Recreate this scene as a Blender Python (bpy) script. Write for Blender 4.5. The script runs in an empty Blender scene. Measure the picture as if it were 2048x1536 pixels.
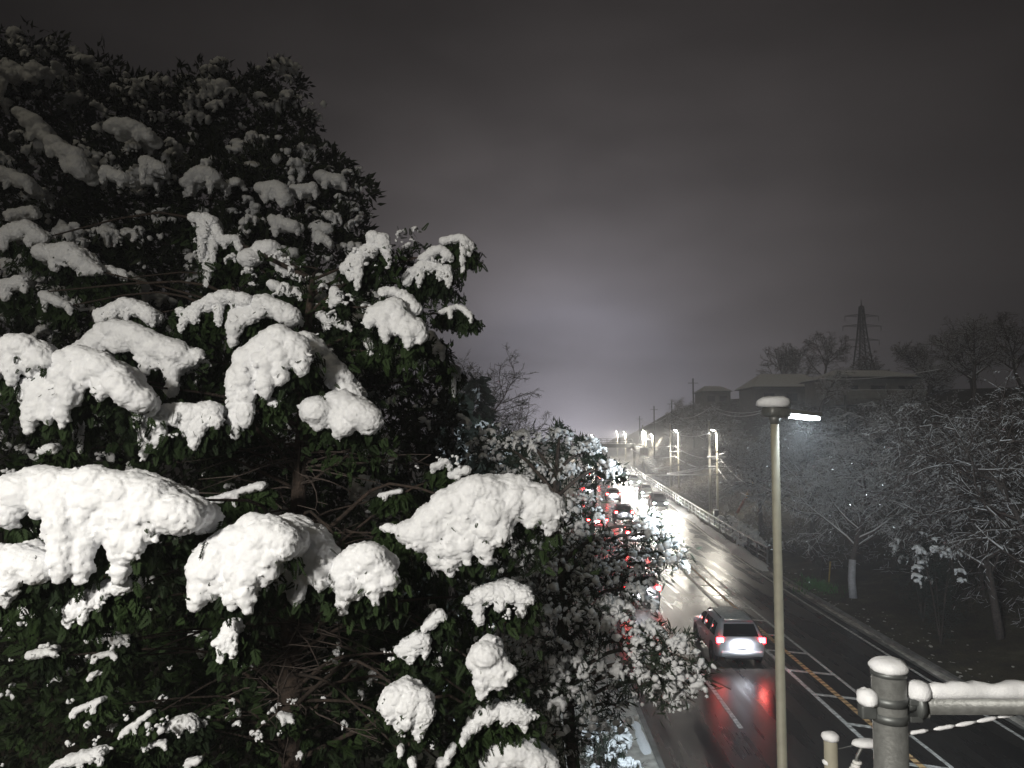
import bpy, bmesh, math, random
import numpy as np
from mathutils import Vector, Matrix, Euler, noise

random.seed(7)
RNG = np.random.default_rng(7)
SC = bpy.context.scene
COL = SC.collection

# ------------------------------------------------------------------ camera
EYE = 8.5
FPX = 1490.0                       # focal length in pixels of the 2048 wide photograph
cam_d = bpy.data.cameras.new("camera")
cam_d.sensor_width = 36.0
cam_d.lens = FPX / 2048.0 * 36.0
cam_d.clip_start = 0.05
cam_d.clip_end = 2000.0
cam = bpy.data.objects.new("camera", cam_d)
COL.objects.link(cam)
cam.location = (0.0, 0.0, EYE)
cam.rotation_euler = (math.radians(90 + 3.61), 0.0, math.radians(0.81))
SC.camera = cam
CM = cam.rotation_euler.to_matrix()

def P(px, py, d):
    """point on the line of sight of a photograph pixel, d metres ahead of the camera"""
    v = CM @ Vector(((px - 1024) / FPX, (768 - py) / FPX, -1.0))
    s = d / v.y
    return Vector((v.x * s, v.y * s, EYE + v.z * s))

# ------------------------------------------------------------------ sky: overcast night, lit from below by the town down the road
world = bpy.data.worlds.new("World")
SC.world = world
world.use_nodes = True
nt = world.node_tree
for n in list(nt.nodes):
    nt.nodes.remove(n)
N = nt.nodes.new
L = nt.links.new
out = N("ShaderNodeOutputWorld")
sky = N("ShaderNodeTexSky"); sky.sky_type = 'NISHITA'; sky.sun_disc = False
sky.sun_elevation = math.radians(-6); sky.sun_rotation = math.radians(200)
bg1 = N("ShaderNodeBackground"); bg1.inputs[1].default_value = 0.05
L(sky.outputs[0], bg1.inputs[0])
tc = N("ShaderNodeTexCoord")
dotn = N("ShaderNodeVectorMath"); dotn.operation = 'DOT_PRODUCT'
gdir = (P(1150, 862, 10) - Vector((0, 0, EYE))).normalized()
gdir.z -= 0.01; gdir.normalize()
nrm = N("ShaderNodeVectorMath"); nrm.operation = 'NORMALIZE'
L(tc.outputs['Generated'], nrm.inputs[0])
L(nrm.outputs[0], dotn.inputs[0]); dotn.inputs[1].default_value = gdir
ac = N("ShaderNodeMath"); ac.operation = 'ARCCOSINE'; L(dotn.outputs['Value'], ac.inputs[0])
nz = N("ShaderNodeTexNoise"); nz.inputs['Scale'].default_value = 3.2; nz.inputs['Detail'].default_value = 4
mp = N("ShaderNodeMapping"); mp.inputs['Scale'].default_value = (1, 1, 2.6)
L(nrm.outputs[0], mp.inputs[0]); L(mp.outputs[0], nz.inputs['Vector'])
m1 = N("ShaderNodeMath"); m1.operation = 'MULTIPLY'; m1.inputs[1].default_value = -1 / math.radians(7.2)
L(ac.outputs[0], m1.inputs[0])
ex = N("ShaderNodeMath"); ex.operation = 'EXPONENT'; L(m1.outputs[0], ex.inputs[0])
m2 = N("ShaderNodeMath"); m2.operation = 'MULTIPLY'; m2.inputs[1].default_value = 0.92; L(ex.outputs[0], m2.inputs[0])
m2b = N("ShaderNodeMath"); m2b.operation = 'MULTIPLY'; m2b.inputs[1].default_value = -1 / math.radians(25)
L(ac.outputs[0], m2b.inputs[0])
ex2 = N("ShaderNodeMath"); ex2.operation = 'EXPONENT'; L(m2b.outputs[0], ex2.inputs[0])
m2c = N("ShaderNodeMath"); m2c.operation = 'MULTIPLY_ADD'; m2c.inputs[1].default_value = 0.055; m2c.inputs[2].default_value = 0.001
L(ex2.outputs[0], m2c.inputs[0])
ad = N("ShaderNodeMath"); ad.operation = 'ADD'
L(m2.outputs[0], ad.inputs[0]); L(m2c.outputs[0], ad.inputs[1])
mr = N("ShaderNodeMapRange"); mr.inputs[1].default_value = 0.3; mr.inputs[2].default_value = 0.7
mr.inputs[3].default_value = 0.78; mr.inputs[4].default_value = 1.24
L(nz.outputs[0], mr.inputs[0])
m3 = N("ShaderNodeMath"); m3.operation = 'MULTIPLY'; L(ad.outputs[0], m3.inputs[0]); L(mr.outputs[0], m3.inputs[1])
cr = N("ShaderNodeValToRGB")          # warm grey far from the glow, cool grey in it
cr.color_ramp.elements[0].position = 0.02; cr.color_ramp.elements[0].color = (1.10, 0.97, 0.96, 1)
cr.color_ramp.elements[1].position = 0.28; cr.color_ramp.elements[1].color = (1.0, 0.95, 1.10, 1)
L(ad.outputs[0], cr.inputs[0])
bg2 = N("ShaderNodeBackground"); L(cr.outputs[0], bg2.inputs[0]); L(m3.outputs[0], bg2.inputs[1])
adds = N("ShaderNodeAddShader"); L(bg1.outputs[0], adds.inputs[0]); L(bg2.outputs[0], adds.inputs[1])
L(adds.outputs[0], out.inputs[0])

sun_d = bpy.data.lights.new("sun", 'SUN')
sun_d.energy = 0.22; sun_d.angle = math.radians(40); sun_d.color = (1.0, 0.90, 0.68)
sun = bpy.data.objects.new("sun", sun_d); COL.objects.link(sun)
sun.rotation_euler = (math.radians(48), 0, math.radians(-30))

SC.view_settings.view_transform = 'Standard'
SC.view_settings.look = 'None'
SC.view_settings.exposure = 0.0
SC.view_settings.gamma = 1.0
SC.render.engine = 'CYCLES'
SC.cycles.use_denoising = True
SC.cycles.max_bounces = 6
SC.cycles.volume_bounces = 0
SC.cycles.sample_clamp_indirect = 6.0
SC.cycles.caustics_reflective = False
SC.cycles.caustics_refractive = False

# ------------------------------------------------------------------ materials
MATS = {}
def mat(name, color, rough=0.6, metal=0.0, emit=None, es=0.0, noise_amt=0.0, noise_scale=8.0, bump=0.0, bump_scale=20.0, color2=None, spec=0.5, coat=0.0):
    m = bpy.data.materials.new(name); m.use_nodes = True
    t = m.node_tree; b = t.nodes["Principled BSDF"]
    b.inputs['Base Color'].default_value = (*color, 1)
    b.inputs['Roughness'].default_value = rough
    b.inputs['Metallic'].default_value = metal
    b.inputs['Specular IOR Level'].default_value = spec
    if coat: b.inputs['Coat Weight'].default_value = coat
    if emit:
        b.inputs['Emission Color'].default_value = (*emit, 1); b.inputs['Emission Strength'].default_value = es
    if color2 is not None or noise_amt:
        c2 = color2 if color2 is not None else tuple(c * (1 - noise_amt) for c in color)
        tcn = t.nodes.new("ShaderNodeTexCoord")
        nn = t.nodes.new("ShaderNodeTexNoise"); nn.inputs['Scale'].default_value = noise_scale; nn.inputs['Detail'].default_value = 5
        t.links.new(tcn.outputs['Object'], nn.inputs['Vector'])
        rr = t.nodes.new("ShaderNodeValToRGB")
        rr.color_ramp.elements[0].position = 0.35; rr.color_ramp.elements[0].color = (*c2, 1)
        rr.color_ramp.elements[1].position = 0.65; rr.color_ramp.elements[1].color = (*color, 1)
        t.links.new(nn.outputs[0], rr.inputs[0]); t.links.new(rr.outputs[0], b.inputs['Base Color'])
    if bump:
        tcn = t.nodes.new("ShaderNodeTexCoord")
        nn = t.nodes.new("ShaderNodeTexNoise"); nn.inputs['Scale'].default_value = bump_scale; nn.inputs['Detail'].default_value = 6
        t.links.new(tcn.outputs['Object'], nn.inputs['Vector'])
        bn = t.nodes.new("ShaderNodeBump"); bn.inputs['Strength'].default_value = bump; bn.inputs['Distance'].default_value = 0.05
        t.links.new(nn.outputs[0], bn.inputs['Height']); t.links.new(bn.outputs[0], b.inputs['Normal'])
    MATS[name] = m
    return m

mat('snow', (0.84, 0.85, 0.87), 0.8, color2=(0.77, 0.78, 0.81), noise_scale=22, bump=0.22, bump_scale=110, spec=0.2)
mat('snow_far', (0.80, 0.81, 0.84), 0.8, spec=0.2)
mat('snow_dirty', (0.55, 0.53, 0.49), 0.6, color2=(0.28, 0.26, 0.24), noise_scale=3.0, bump=0.5, bump_scale=12)
mat('bark', (0.05, 0.034, 0.025), 0.9, color2=(0.02, 0.014, 0.011), noise_scale=18, bump=0.6, bump_scale=30)
mat('bark_grey', (0.11, 0.09, 0.08), 0.9, color2=(0.05, 0.042, 0.04), noise_scale=14, bump=0.5, bump_scale=30)
mat('twig', (0.075, 0.058, 0.05), 0.9)
mat('leaf_cypress', (0.024, 0.043, 0.013), 0.7, color2=(0.008, 0.015, 0.006), noise_scale=2.2, spec=0.15)
mat('leaf_broad', (0.026, 0.036, 0.016), 0.55, color2=(0.010, 0.015, 0.008), noise_scale=1.6, spec=0.2)
mat('leaf_slim', (0.045, 0.062, 0.042), 0.55, color2=(0.018, 0.028, 0.018), noise_scale=4, spec=0.3)
mat('leaf_far', (0.03, 0.04, 0.03), 0.8, color2=(0.012, 0.018, 0.013), noise_scale=2)
mat('grass', (0.06, 0.19, 0.045), 0.7, color2=(0.03, 0.10, 0.02), noise_scale=5)
mat('galv', (0.20, 0.205, 0.20), 0.45, 0.3, noise_amt=0.25, noise_scale=25, bump=0.1, bump_scale=60)
mat('steel_dark', (0.16, 0.17, 0.17), 0.5, 0.6, noise_amt=0.3, noise_scale=12)
mat('pole_beige', (0.36, 0.34, 0.27), 0.55, 0.0, noise_amt=0.15, noise_scale=9)
mat('concrete', (0.46, 0.45, 0.40), 0.85, color2=(0.36, 0.35, 0.32), noise_scale=5, bump=0.2)
mat('kerb', (0.22, 0.22, 0.21), 0.6, color2=(0.11, 0.11, 0.105), noise_scale=2.5, bump=0.3)
mat('white_paint', (0.80, 0.80, 0.78), 0.6, color2=(0.30, 0.30, 0.29), noise_scale=7)
mat('tan_paint', (0.80, 0.55, 0.28), 0.6, color2=(0.6, 0.4, 0.2), noise_scale=4)
mat('rib_brown', (.20, .125, .07), .6)
mat('rubber', (0.02, 0.02, 0.02), 0.6)
mat('tyre', (0.018, 0.018, 0.018), 0.75)
mat('black_plastic', (0.02, 0.02, 0.022), 0.45)
mat('glass_dark', (0.012, 0.013, 0.015), 0.06, spec=0.8)
mat('rim', (0.4, 0.4, 0.41), 0.35, 0.9)
mat('car_silver', (0.52, 0.53, 0.56), 0.3, 0.4, coat=0.6)
mat('car_dark', (0.045, 0.048, 0.055), 0.3, 0.4, coat=0.6)
mat('car_white', (0.72, 0.72, 0.72), 0.32, 0.0, coat=0.6)
mat('car_red', (0.30, 0.03, 0.03), 0.3, 0.2, coat=0.6)
mat('plate', (0.75, 0.75, 0.74), 0.5)
mat('plate_ink', (0.02, 0.12, 0.05), 0.5)
mat('tail_on', (0.5, 0.02, 0.02), 0.3, emit=(1.0, 0.018, 0.024), es=48.0)
mat('tail_core', (0.8, 0.4, 0.35), 0.3, emit=(1.0, 0.42, 0.34), es=42.0)
mat('head_on', (0.9, 0.9, 0.9), 0.2, emit=(0.93, 0.96, 1.0), es=900.0)
mat('amber_on', (0.8, 0.3, 0.05), 0.3, emit=(1.0, 0.35, 0.04), es=30.0)
mat('lens_cool', (0.9, 0.9, 0.9), 0.3, emit=(0.86, 0.97, 1.0), es=45.0)
mat('lens_warm', (0.9, 0.9, 0.85), 0.3, emit=(1.0, 0.94, 0.80), es=110.0)
mat('house_wall', (0.20, 0.19, 0.18), 0.85, color2=(0.15, 0.14, 0.14), noise_scale=2)
mat('house_wall_pale', (0.30, 0.29, 0.27), 0.85, color2=(0.22, 0.21, 0.2), noise_scale=2)
mat('roof_tile', (0.07, 0.07, 0.08), 0.7)
mat('frame_dark', (0.05, 0.05, 0.05), 0.5)
mat('pane', (0.02, 0.022, 0.03), 0.1)
mat('sign_white', (0.75, 0.75, 0.78), 0.5)
mat('sign_blue', (0.03, 0.08, 0.35), 0.5)
mat('guard_yellow', (0.55, 0.36, 0.08), 0.6, color2=(0.35, 0.2, 0.06), noise_scale=4)
mat('guard_red', (0.30, 0.10, 0.06), 0.7)
mat('stake_yellow', (0.42, 0.30, 0.08), 0.7, noise_amt=0.4, noise_scale=8)
mat('trunk_wrap', (0.46, 0.47, 0.52), 0.8, color2=(0.33, 0.34, 0.38), noise_scale=6, bump=0.3)

def asphalt():
    m = bpy.data.materials.new('asphalt_wet'); m.use_nodes = True
    t = m.node_tree; b = t.nodes["Principled BSDF"]; n = t.nodes.new; l = t.links.new
    tcn = n("ShaderNodeTexCoord")
    mpn = n("ShaderNodeMapping"); mpn.inputs['Scale'].default_value = (1.5, 0.05, 1); l(tcn.outputs['Object'], mpn.inputs[0])
    n1 = n("ShaderNodeTexNoise"); n1.inputs['Scale'].default_value = 1.0; n1.inputs['Detail'].default_value = 6; n1.inputs['Roughness'].default_value = 0.6
    l(mpn.outputs[0], n1.inputs['Vector'])
    n2 = n("ShaderNodeTexNoise"); n2.inputs['Scale'].default_value = 0.35; n2.inputs['Detail'].default_value = 5
    l(tcn.outputs['Object'], n2.inputs['Vector'])
    n3 = n("ShaderNodeTexNoise"); n3.inputs['Scale'].default_value = 55; n3.inputs['Detail'].default_value = 3
    l(tcn.outputs['Object'], n3.inputs['Vector'])
    mix = n("ShaderNodeMath"); mix.operation = 'MULTIPLY_ADD'; mix.inputs[1].default_value = 0.65
    h = n("ShaderNodeMath"); h.operation = 'MULTIPLY'; h.inputs[1].default_value = 0.35; l(n2.outputs[0], h.inputs[0])
    l(n1.outputs[0], mix.inputs[0]); l(h.outputs[0], mix.inputs[2])
    r = n("ShaderNodeMapRange"); r.inputs[1].default_value = 0.36; r.inputs[2].default_value = 0.62; r.inputs[3].default_value = 0.13; r.inputs[4].default_value = 0.42
    l(mix.outputs[0], r.inputs[0]); l(r.outputs[0], b.inputs['Roughness'])
    c = n("ShaderNodeValToRGB")
    c.color_ramp.elements[0].position = 0.36; c.color_ramp.elements[0].color = (0.012, 0.012, 0.013, 1)
    c.color_ramp.elements[1].position = 0.66; c.color_ramp.elements[1].color = (0.040, 0.037, 0.034, 1)
    l(mix.outputs[0], c.inputs[0]); l(c.outputs[0], b.inputs['Base Color'])
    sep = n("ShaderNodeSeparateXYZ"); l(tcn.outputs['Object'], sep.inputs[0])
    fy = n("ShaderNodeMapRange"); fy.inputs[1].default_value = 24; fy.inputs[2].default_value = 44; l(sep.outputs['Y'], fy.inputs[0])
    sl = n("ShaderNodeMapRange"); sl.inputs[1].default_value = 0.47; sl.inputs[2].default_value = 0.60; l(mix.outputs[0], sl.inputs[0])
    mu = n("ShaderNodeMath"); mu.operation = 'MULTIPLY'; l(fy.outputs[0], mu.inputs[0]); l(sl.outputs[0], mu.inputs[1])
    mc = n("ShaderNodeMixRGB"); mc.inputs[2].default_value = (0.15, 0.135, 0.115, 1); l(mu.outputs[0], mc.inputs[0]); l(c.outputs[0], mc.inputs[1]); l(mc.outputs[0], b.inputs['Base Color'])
    bn = n("ShaderNodeBump"); bn.inputs['Strength'].default_value = 0.22; bn.inputs['Distance'].default_value = 0.01
    l(n3.outputs[0], bn.inputs['Height']); l(bn.outputs[0], b.inputs['Normal'])
    b.inputs['Specular IOR Level'].default_value = 0.5
    MATS['asphalt'] = m
asphalt()

def ground_mat():
    m = bpy.data.materials.new('ground_leaf_litter'); m.use_nodes = True
    t = m.node_tree; b = t.nodes["Principled BSDF"]; n = t.nodes.new; l = t.links.new
    tcn = n("ShaderNodeTexCoord")
    n1 = n("ShaderNodeTexNoise"); n1.inputs['Scale'].default_value = 0.8; n1.inputs['Detail'].default_value = 8; n1.inputs['Roughness'].default_value = 0.7
    l(tcn.outputs['Object'], n1.inputs['Vector'])
    c = n("ShaderNodeValToRGB"); e = c.color_ramp.elements
    e[0].position = 0.32; e[0].color = (0.018, 0.013, 0.009, 1)
    e[1].position = 0.55; e[1].color = (0.05, 0.042, 0.022, 1)
    x = e.new(0.68); x.color = (0.10, 0.09, 0.06, 1)
    l(n1.outputs[0], c.inputs[0]); l(c.outputs[0], b.inputs['Base Color'])
    b.inputs['Roughness'].default_value = 0.9
    n3 = n("ShaderNodeTexNoise"); n3.inputs['Scale'].default_value = 9; n3.inputs['Detail'].default_value = 6; l(tcn.outputs['Object'], n3.inputs['Vector'])
    bn = n("ShaderNodeBump"); bn.inputs['Strength'].default_value = 0.8; bn.inputs['Distance'].default_value = 0.1
    l(n3.outputs[0], bn.inputs['Height']); l(bn.outputs[0], b.inputs['Normal'])
    MATS['ground'] = m
ground_mat()

# ------------------------------------------------------------------ helpers
def tag(o, label=None, cat=None, group=None, kind=None):
    if label: o['label'] = label
    if cat: o['category'] = cat
    if group: o['group'] = group
    if kind: o['kind'] = kind
    return o

def thing(name, label, cat, loc=(0, 0, 0), group=None, rotz=0.0):
    o = bpy.data.objects.new(name, None); COL.objects.link(o)
    o.location = loc; o.rotation_euler = (0, 0, rotz); o.empty_display_size = 0.2
    return tag(o, label, cat, group)

def root_offset(parent):
    v = Vector((0, 0, 0)); p = parent
    while p is not None:
        v += Vector(p.location); p = p.parent
    return v

class MB:
    """collects shapes in world coordinates (or local ones) into one mesh"""
    def __init__(s): s.v = []; s.f = []
    def add(s, vs, fs):
        o = len(s.v); s.v += [tuple(v) for v in vs]; s.f += [tuple(i + o for i in f) for f in fs]; return s
    def box(s, c, size, rz=0.0, bevel=0.0, rot=None):
        x, y, z = (k / 2 for k in size)
        if bevel:
            b = min(bevel, x * .9, y * .9, z * .9)
            bm = bmesh.new(); bmesh.ops.create_cube(bm, size=1.0)
            bmesh.ops.scale(bm, vec=size, verts=bm.verts)
            bmesh.ops.bevel(bm, geom=bm.edges[:], offset=b, segments=2, affect='EDGES', profile=0.6)
            bm.verts.index_update()
            vs = [v.co.copy() for v in bm.verts]; fs = [[v.index for v in f.verts] for f in bm.faces]; bm.free()
        else:
            vs = [Vector(p) for p in ((-x, -y, -z), (x, -y, -z), (x, y, -z), (-x, y, -z), (-x, -y, z), (x, -y, z), (x, y, z), (-x, y, z))]
            fs = [(0, 3, 2, 1), (4, 5, 6, 7), (0, 1, 5, 4), (1, 2, 6, 5), (2, 3, 7, 6), (3, 0, 4, 7)]
        R = rot if rot is not None else Matrix.Rotation(rz, 3, 'Z')
        return s.add([R @ v + Vector(c) for v in vs], fs)
    def tube(s, pts, rad, n=10, caps=True):
        pts = [Vector(p) for p in pts]
        if not hasattr(rad, '__len__'): rad = [rad] * len(pts)
        vs = []; fs = []
        up = Vector((0, 0, 1))
        d0 = (pts[1] - pts[0]).normalized()
        ref = up if abs(d0.z) < 0.9 else Vector((1, 0, 0))
        a = d0.cross(ref).normalized()
        for i, p in enumerate(pts):
            d = (pts[min(i + 1, len(pts) - 1)] - pts[max(i - 1, 0)]).normalized()
            a = (a - d * a.dot(d)).normalized(); b = d.cross(a)
            for k in range(n):
                t = 2 * math.pi * k / n
                vs.append(p + (a * math.cos(t) + b * math.sin(t)) * rad[i])
        for i in range(len(pts) - 1):
            for k in range(n):
                fs.append((i * n + k, i * n + (k + 1) % n, (i + 1) * n + (k + 1) % n, (i + 1) * n + k))
        if caps:
            fs.append(tuple(range(n - 1, -1, -1))); fs.append(tuple((len(pts) - 1) * n + k for k in range(n)))
        return s.add(vs, fs)
    def quad(s, a, b, c, d): return s.add([a, b, c, d], [(0, 1, 2, 3)])
    def build(s, name, m, parent=None, smooth=False, local=False, kind=None):
        me = bpy.data.meshes.new(name)
        off = Vector((0, 0, 0)) if local else root_offset(parent)
        me.from_pydata([(v[0] - off.x, v[1] - off.y, v[2] - off.z) for v in s.v], [], s.f)
        me.materials.append(MATS[m])
        if smooth: me.polygons.foreach_set('use_smooth', [True] * len(me.polygons))
        me.update()
        o = bpy.data.objects.new(name, me); COL.objects.link(o)
        if parent is not None: o.parent = parent
        if kind: o['kind'] = kind
        return o

def np_mesh(name, verts, faces, m, parent=None, smooth=False, kind=None):
    """verts (N,3) array in world coordinates, faces (M,k) array"""
    off = root_offset(parent)
    verts = np.asarray(verts, dtype=np.float32) - np.array(off, dtype=np.float32)
    faces = np.asarray(faces, dtype=np.int32)
    me = bpy.data.meshes.new(name)
    k = faces.shape[1]
    me.vertices.add(len(verts)); me.vertices.foreach_set('co', verts.ravel())
    me.loops.add(faces.size); me.loops.foreach_set('vertex_index', faces.ravel())
    me.polygons.add(len(faces)); me.polygons.foreach_set('loop_start', np.arange(len(faces), dtype=np.int32) * k)
    me.polygons.foreach_set('use_smooth', np.full(len(faces), smooth))
    me.update(calc_edges=True)
    me.materials.append(MATS[m])
    o = bpy.data.objects.new(name, me); COL.objects.link(o)
    if parent is not None: o.parent = parent
    if kind: o['kind'] = kind
    return o

def frames(dirs, roll=None):
    """(n,3) directions -> (n,3,3) matrices whose columns are side, dir, normal"""
    d = dirs / (np.linalg.norm(dirs, axis=1, keepdims=True) + 1e-9)
    r = RNG.normal(size=d.shape) if roll is None else roll
    a = np.cross(d, r); a /= (np.linalg.norm(a, axis=1, keepdims=True) + 1e-9)
    b = np.cross(a, d)
    return np.stack([a, d, b], axis=2)

def instances(tv, tf, pos, M, sc):
    """template verts/faces copied to pos with matrices M and scales sc"""
    tv = np.asarray(tv); tf = np.asarray(tf)
    v = np.einsum('nij,kj->nki', M, tv) * sc[:, None, None] + pos[:, None, :]
    f = tf[None] + (np.arange(len(pos)) * len(tv))[:, None, None]
    return v.reshape(-1, 3), f.reshape(-1, tf.shape[1])

def seg_mesh(name, p0, p1, r0, r1, m, parent, n=3, kind=None):
    """many tapered prisms at once"""
    p0 = np.asarray(p0); p1 = np.asarray(p1); r0 = np.asarray(r0); r1 = np.asarray(r1)
    M = frames(p1 - p0)
    ang = np.arange(n) * 2 * np.pi / n
    ring = np.stack([np.cos(ang), np.zeros(n), np.sin(ang)], 1)
    w = np.einsum('nij,kj->nki', M, ring)
    v = np.concatenate([p0[:, None] + w * r0[:, None, None], p1[:, None] + w * r1[:, None, None]], 1)
    q = np.array([[k, (k + 1) % n, n + (k + 1) % n, n + k] for k in range(n)])
    f = q[None] + (np.arange(len(p0)) * 2 * n)[:, None, None]
    return np_mesh(name, v.reshape(-1, 3), f.reshape(-1, 4), m, parent, True, kind)

def bend(y):
    t = y - 45.0
    return 0.07 * (math.sqrt(t * t + 144) + t) / 2

def ico(sub):
    bm = bmesh.new(); bmesh.ops.create_icosphere(bm, subdivisions=sub, radius=1.0)
    bm.verts.ensure_lookup_table()
    v = np.array([x.co[:] for x in bm.verts]); f = np.array([[q.index for q in x.verts] for x in bm.faces]); bm.free()
    return v, f
ICO1 = ico(1); ICO2 = ico(2)

TEX_A = bpy.data.textures.new('snow_lumps', 'CLOUDS'); TEX_A.noise_scale = 0.075; TEX_A.noise_depth = 2
TEX_B = bpy.data.textures.new('snow_grain', 'CLOUDS'); TEX_B.noise_scale = 0.022; TEX_B.noise_depth = 3
TMP = []
def snow_blob(centres, radii, vox, lump=0.055, grain=0.022, flat=0.85):
    """queues a union of balls; finish_blobs() turns all of them into lumpy snow meshes"""
    c = np.asarray(centres, dtype=float); r = np.asarray(radii, dtype=float)
    v = ICO2[0][None] * (r[:, None, None] * np.array([1, 1, flat])[None, None]) + c[:, None]
    f = ICO2[1][None] + (np.arange(len(c)) * len(ICO2[0]))[:, None, None]
    me = bpy.data.meshes.new('tmp_blob')
    me.from_pydata(v.reshape(-1, 3).tolist(), [], f.reshape(-1, 3).tolist())
    o = bpy.data.objects.new('tmp_blob', me); COL.objects.link(o)
    md = o.modifiers.new('r', 'REMESH'); md.mode = 'VOXEL'; md.voxel_size = vox
    d1 = o.modifiers.new('a', 'DISPLACE'); d1.texture = TEX_A; d1.texture_coords = 'LOCAL'; d1.strength = lump; d1.mid_level = 0.5
    d2 = o.modifiers.new('b', 'DISPLACE'); d2.texture = TEX_B; d2.texture_coords = 'LOCAL'; d2.strength = grain; d2.mid_level = 0.5
    TMP.append(o)
    return len(TMP) - 1
def finish_blobs():
    dg = bpy.context.evaluated_depsgraph_get(); dg.update()
    res = []
    for o in TMP:
        me = bpy.data.meshes.new_from_object(o.evaluated_get(dg))
        me.polygons.foreach_set('use_smooth', [True] * len(me.polygons))
        me.materials.clear(); me.materials.append(MATS['snow'])
        res.append(me)
    for o in TMP:
        m0 = o.data; bpy.data.objects.remove(o); bpy.data.meshes.remove(m0)
    TMP.clear()
    return res

# ------------------------------------------------------------------ terrain, road, pavement
def terrain_h(x, y):
    u = x - bend(y)
    if u > 15.4:
        t = u - 15.4
        z = 0.10 + 0.10 * min(t, 3.0)
        if t > 3.0: hh = 10.5 + max(0, min(5.0, (y - 60) * .05)); z += hh / (1 + math.exp(-(t - 9.0) * 0.5)) - hh / (1 + math.exp(6.0 * 0.5))
        z += max(0, t - 18) * 0.06
        z = min(z, 16)
        z *= 1.0 if y < 200 else max(0.35, 1 - (y - 200) / 300)
        z += noise.noise((x * .35, y * .35, 0)) * 0.16 * min(1, t * .6)
    elif u < 1.0:
        t = 1.0 - u
        z = 0.05 + 0.22 * min(t, 9) + 0.05 * max(0, min(t - 9, 60))
        z += noise.noise((x * .35, y * .35, 3)) * 0.15 * min(1, t * .5)
    else:
        z = -0.06
    return z

def build_terrain():
    us = [-240, -150, -100, -70, -50, -35, -25, -18, -13, -9, -6, -4, -2, -.5, .6, 0.99, 1.0, 6, 11, 15.39, 15.4, 15.9, 16.6, 17.4, 18.4, 19.4, 20.4, 21.5, 22.5, 23.5, 24.5, 26, 27.5, 29, 31, 34, 38, 44, 52, 65, 85, 110, 150, 200, 230]
    ys = list(np.arange(-60, 0, 6.0)) + list(np.arange(0, 90, 1.8)) + list(np.arange(90, 200, 5.0)) + list(np.arange(200, 470, 15.0))
    vs = []; fs = []
    for y in ys:
        for u in us:
            x = u + bend(y)
            vs.append((x, y, terrain_h(x, y)))
    n = len(us)
    for j in range(len(ys) - 1):
        for i in range(n - 1):
            fs.append((j * n + i, j * n + i + 1, (j + 1) * n + i + 1, (j + 1) * n + i))
    mb = MB(); mb.add(vs, fs)
    o = mb.build('ground', 'ground', smooth=True); tag(o, kind='structure')
build_terrain()

def strip(mb, u0, u1, y0, y1, z, step=3.0, lift=None):
    n = max(1, int(math.ceil((y1 - y0) / step)))
    o = len(mb.v)
    for i in range(n + 1):
        y = y0 + (y1 - y0) * i / n
        mb.v.append((u0 + bend(y), y, z)); mb.v.append((u1 + bend(y), y, z if lift is None else lift))
    for i in range(n):
        mb.f.append((o + 2 * i, o + 2 * i + 1, o + 2 * i + 3, o + 2 * i + 2))

U_KL, U_DASH, U_L, U_C, U_R, U_EDGE, U_KR = 3.45, 6.15, 9.3, 10.02, 10.75, 13.75, 14.55
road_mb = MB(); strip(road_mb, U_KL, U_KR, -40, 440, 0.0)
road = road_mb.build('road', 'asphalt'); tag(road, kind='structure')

def marking(u0, u1, y0, y1, m='white_paint', z=0.004, name='lane_marking', skew=0.0):
    mb = MB()
    n = max(1, int((y1 - y0) / 4)); o = 0
    for i in range(n + 1):
        y = y0 + (y1 - y0) * i / n
        mb.v.append((u0 + bend(y), y, z)); mb.v.append((u1 + bend(y), y + skew, z))
    for i in range(n):
        mb.f.append((2 * i, 2 * i + 1, 2 * i + 3, 2 * i + 2))
    return mb.build(name, m, road)

marking(U_L - .075, U_L + .075, 6, 230)
marking(U_R - .06, U_R + .06, 6, 230)
marking(U_EDGE - .06, U_EDGE + .06, 6, 230)
y = 10.0
while y < 110:                                   # ladder bars across the median
    marking(U_L + .075, U_C - .09, y, y + .22, skew=-.22)
    marking(U_C + .09, U_R - .06, y - .25, y - .03, skew=-.22)
    y += 2.45 if y < 60 else 5
marking(U_C - .085, U_C + .085, 6, 120, 'tan_paint', 0.006, 'centre_rib_strip')
y = 6.0
k = 0
while y < 60:                                    # rubber ribs on the centre strip
    mb = MB(); mb.box((U_C + bend(y), y, 0.010), (.15, .10, .006)); mb.build('centre_rib', 'rib_brown', road)
    y += .30 if y < 34 else .9; k += 1
y = 12.0
while y < 200:                                   # dashes between the two lanes
    marking(U_DASH - .07, U_DASH + .07, y, y + 5); y += 10
# pavement on the left with kerb, gutter and kerb on the right
mb = MB(); strip(mb, 1.0, U_KL - .16, -40, 440, 0.13); tag(mb.build('pavement', 'snow_dirty'), kind='structure')
mb = MB()
strip(mb, U_KL - .16, U_KL, -40, 440, 0.15)
o = len(mb.v)
ys = np.linspace(-40, 440, 161)
for yy in ys:
    mb.v.append((U_KL + bend(yy), yy, 0.15)); mb.v.append((U_KL + .02 + bend(yy), yy, -0.02))
for i in range(160): mb.f.append((o + 2 * i, o + 2 * i + 1, o + 2 * i + 3, o + 2 * i + 2))
tag(mb.build('kerb', 'kerb'), kind='structure')
mb = MB(); strip(mb, U_KR - .42, U_KR, -40, 440, 0.006); tag(mb.build('gutter', 'kerb'), kind='structure')
mb = MB(); strip(mb, U_KR, U_KR + .16, -40, 440, 0.13); o = len(mb.v)
for yy in ys:
    mb.v.append((U_KR + bend(yy), yy, 0.13)); mb.v.append((U_KR - .02 + bend(yy), yy, -0.02))
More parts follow.
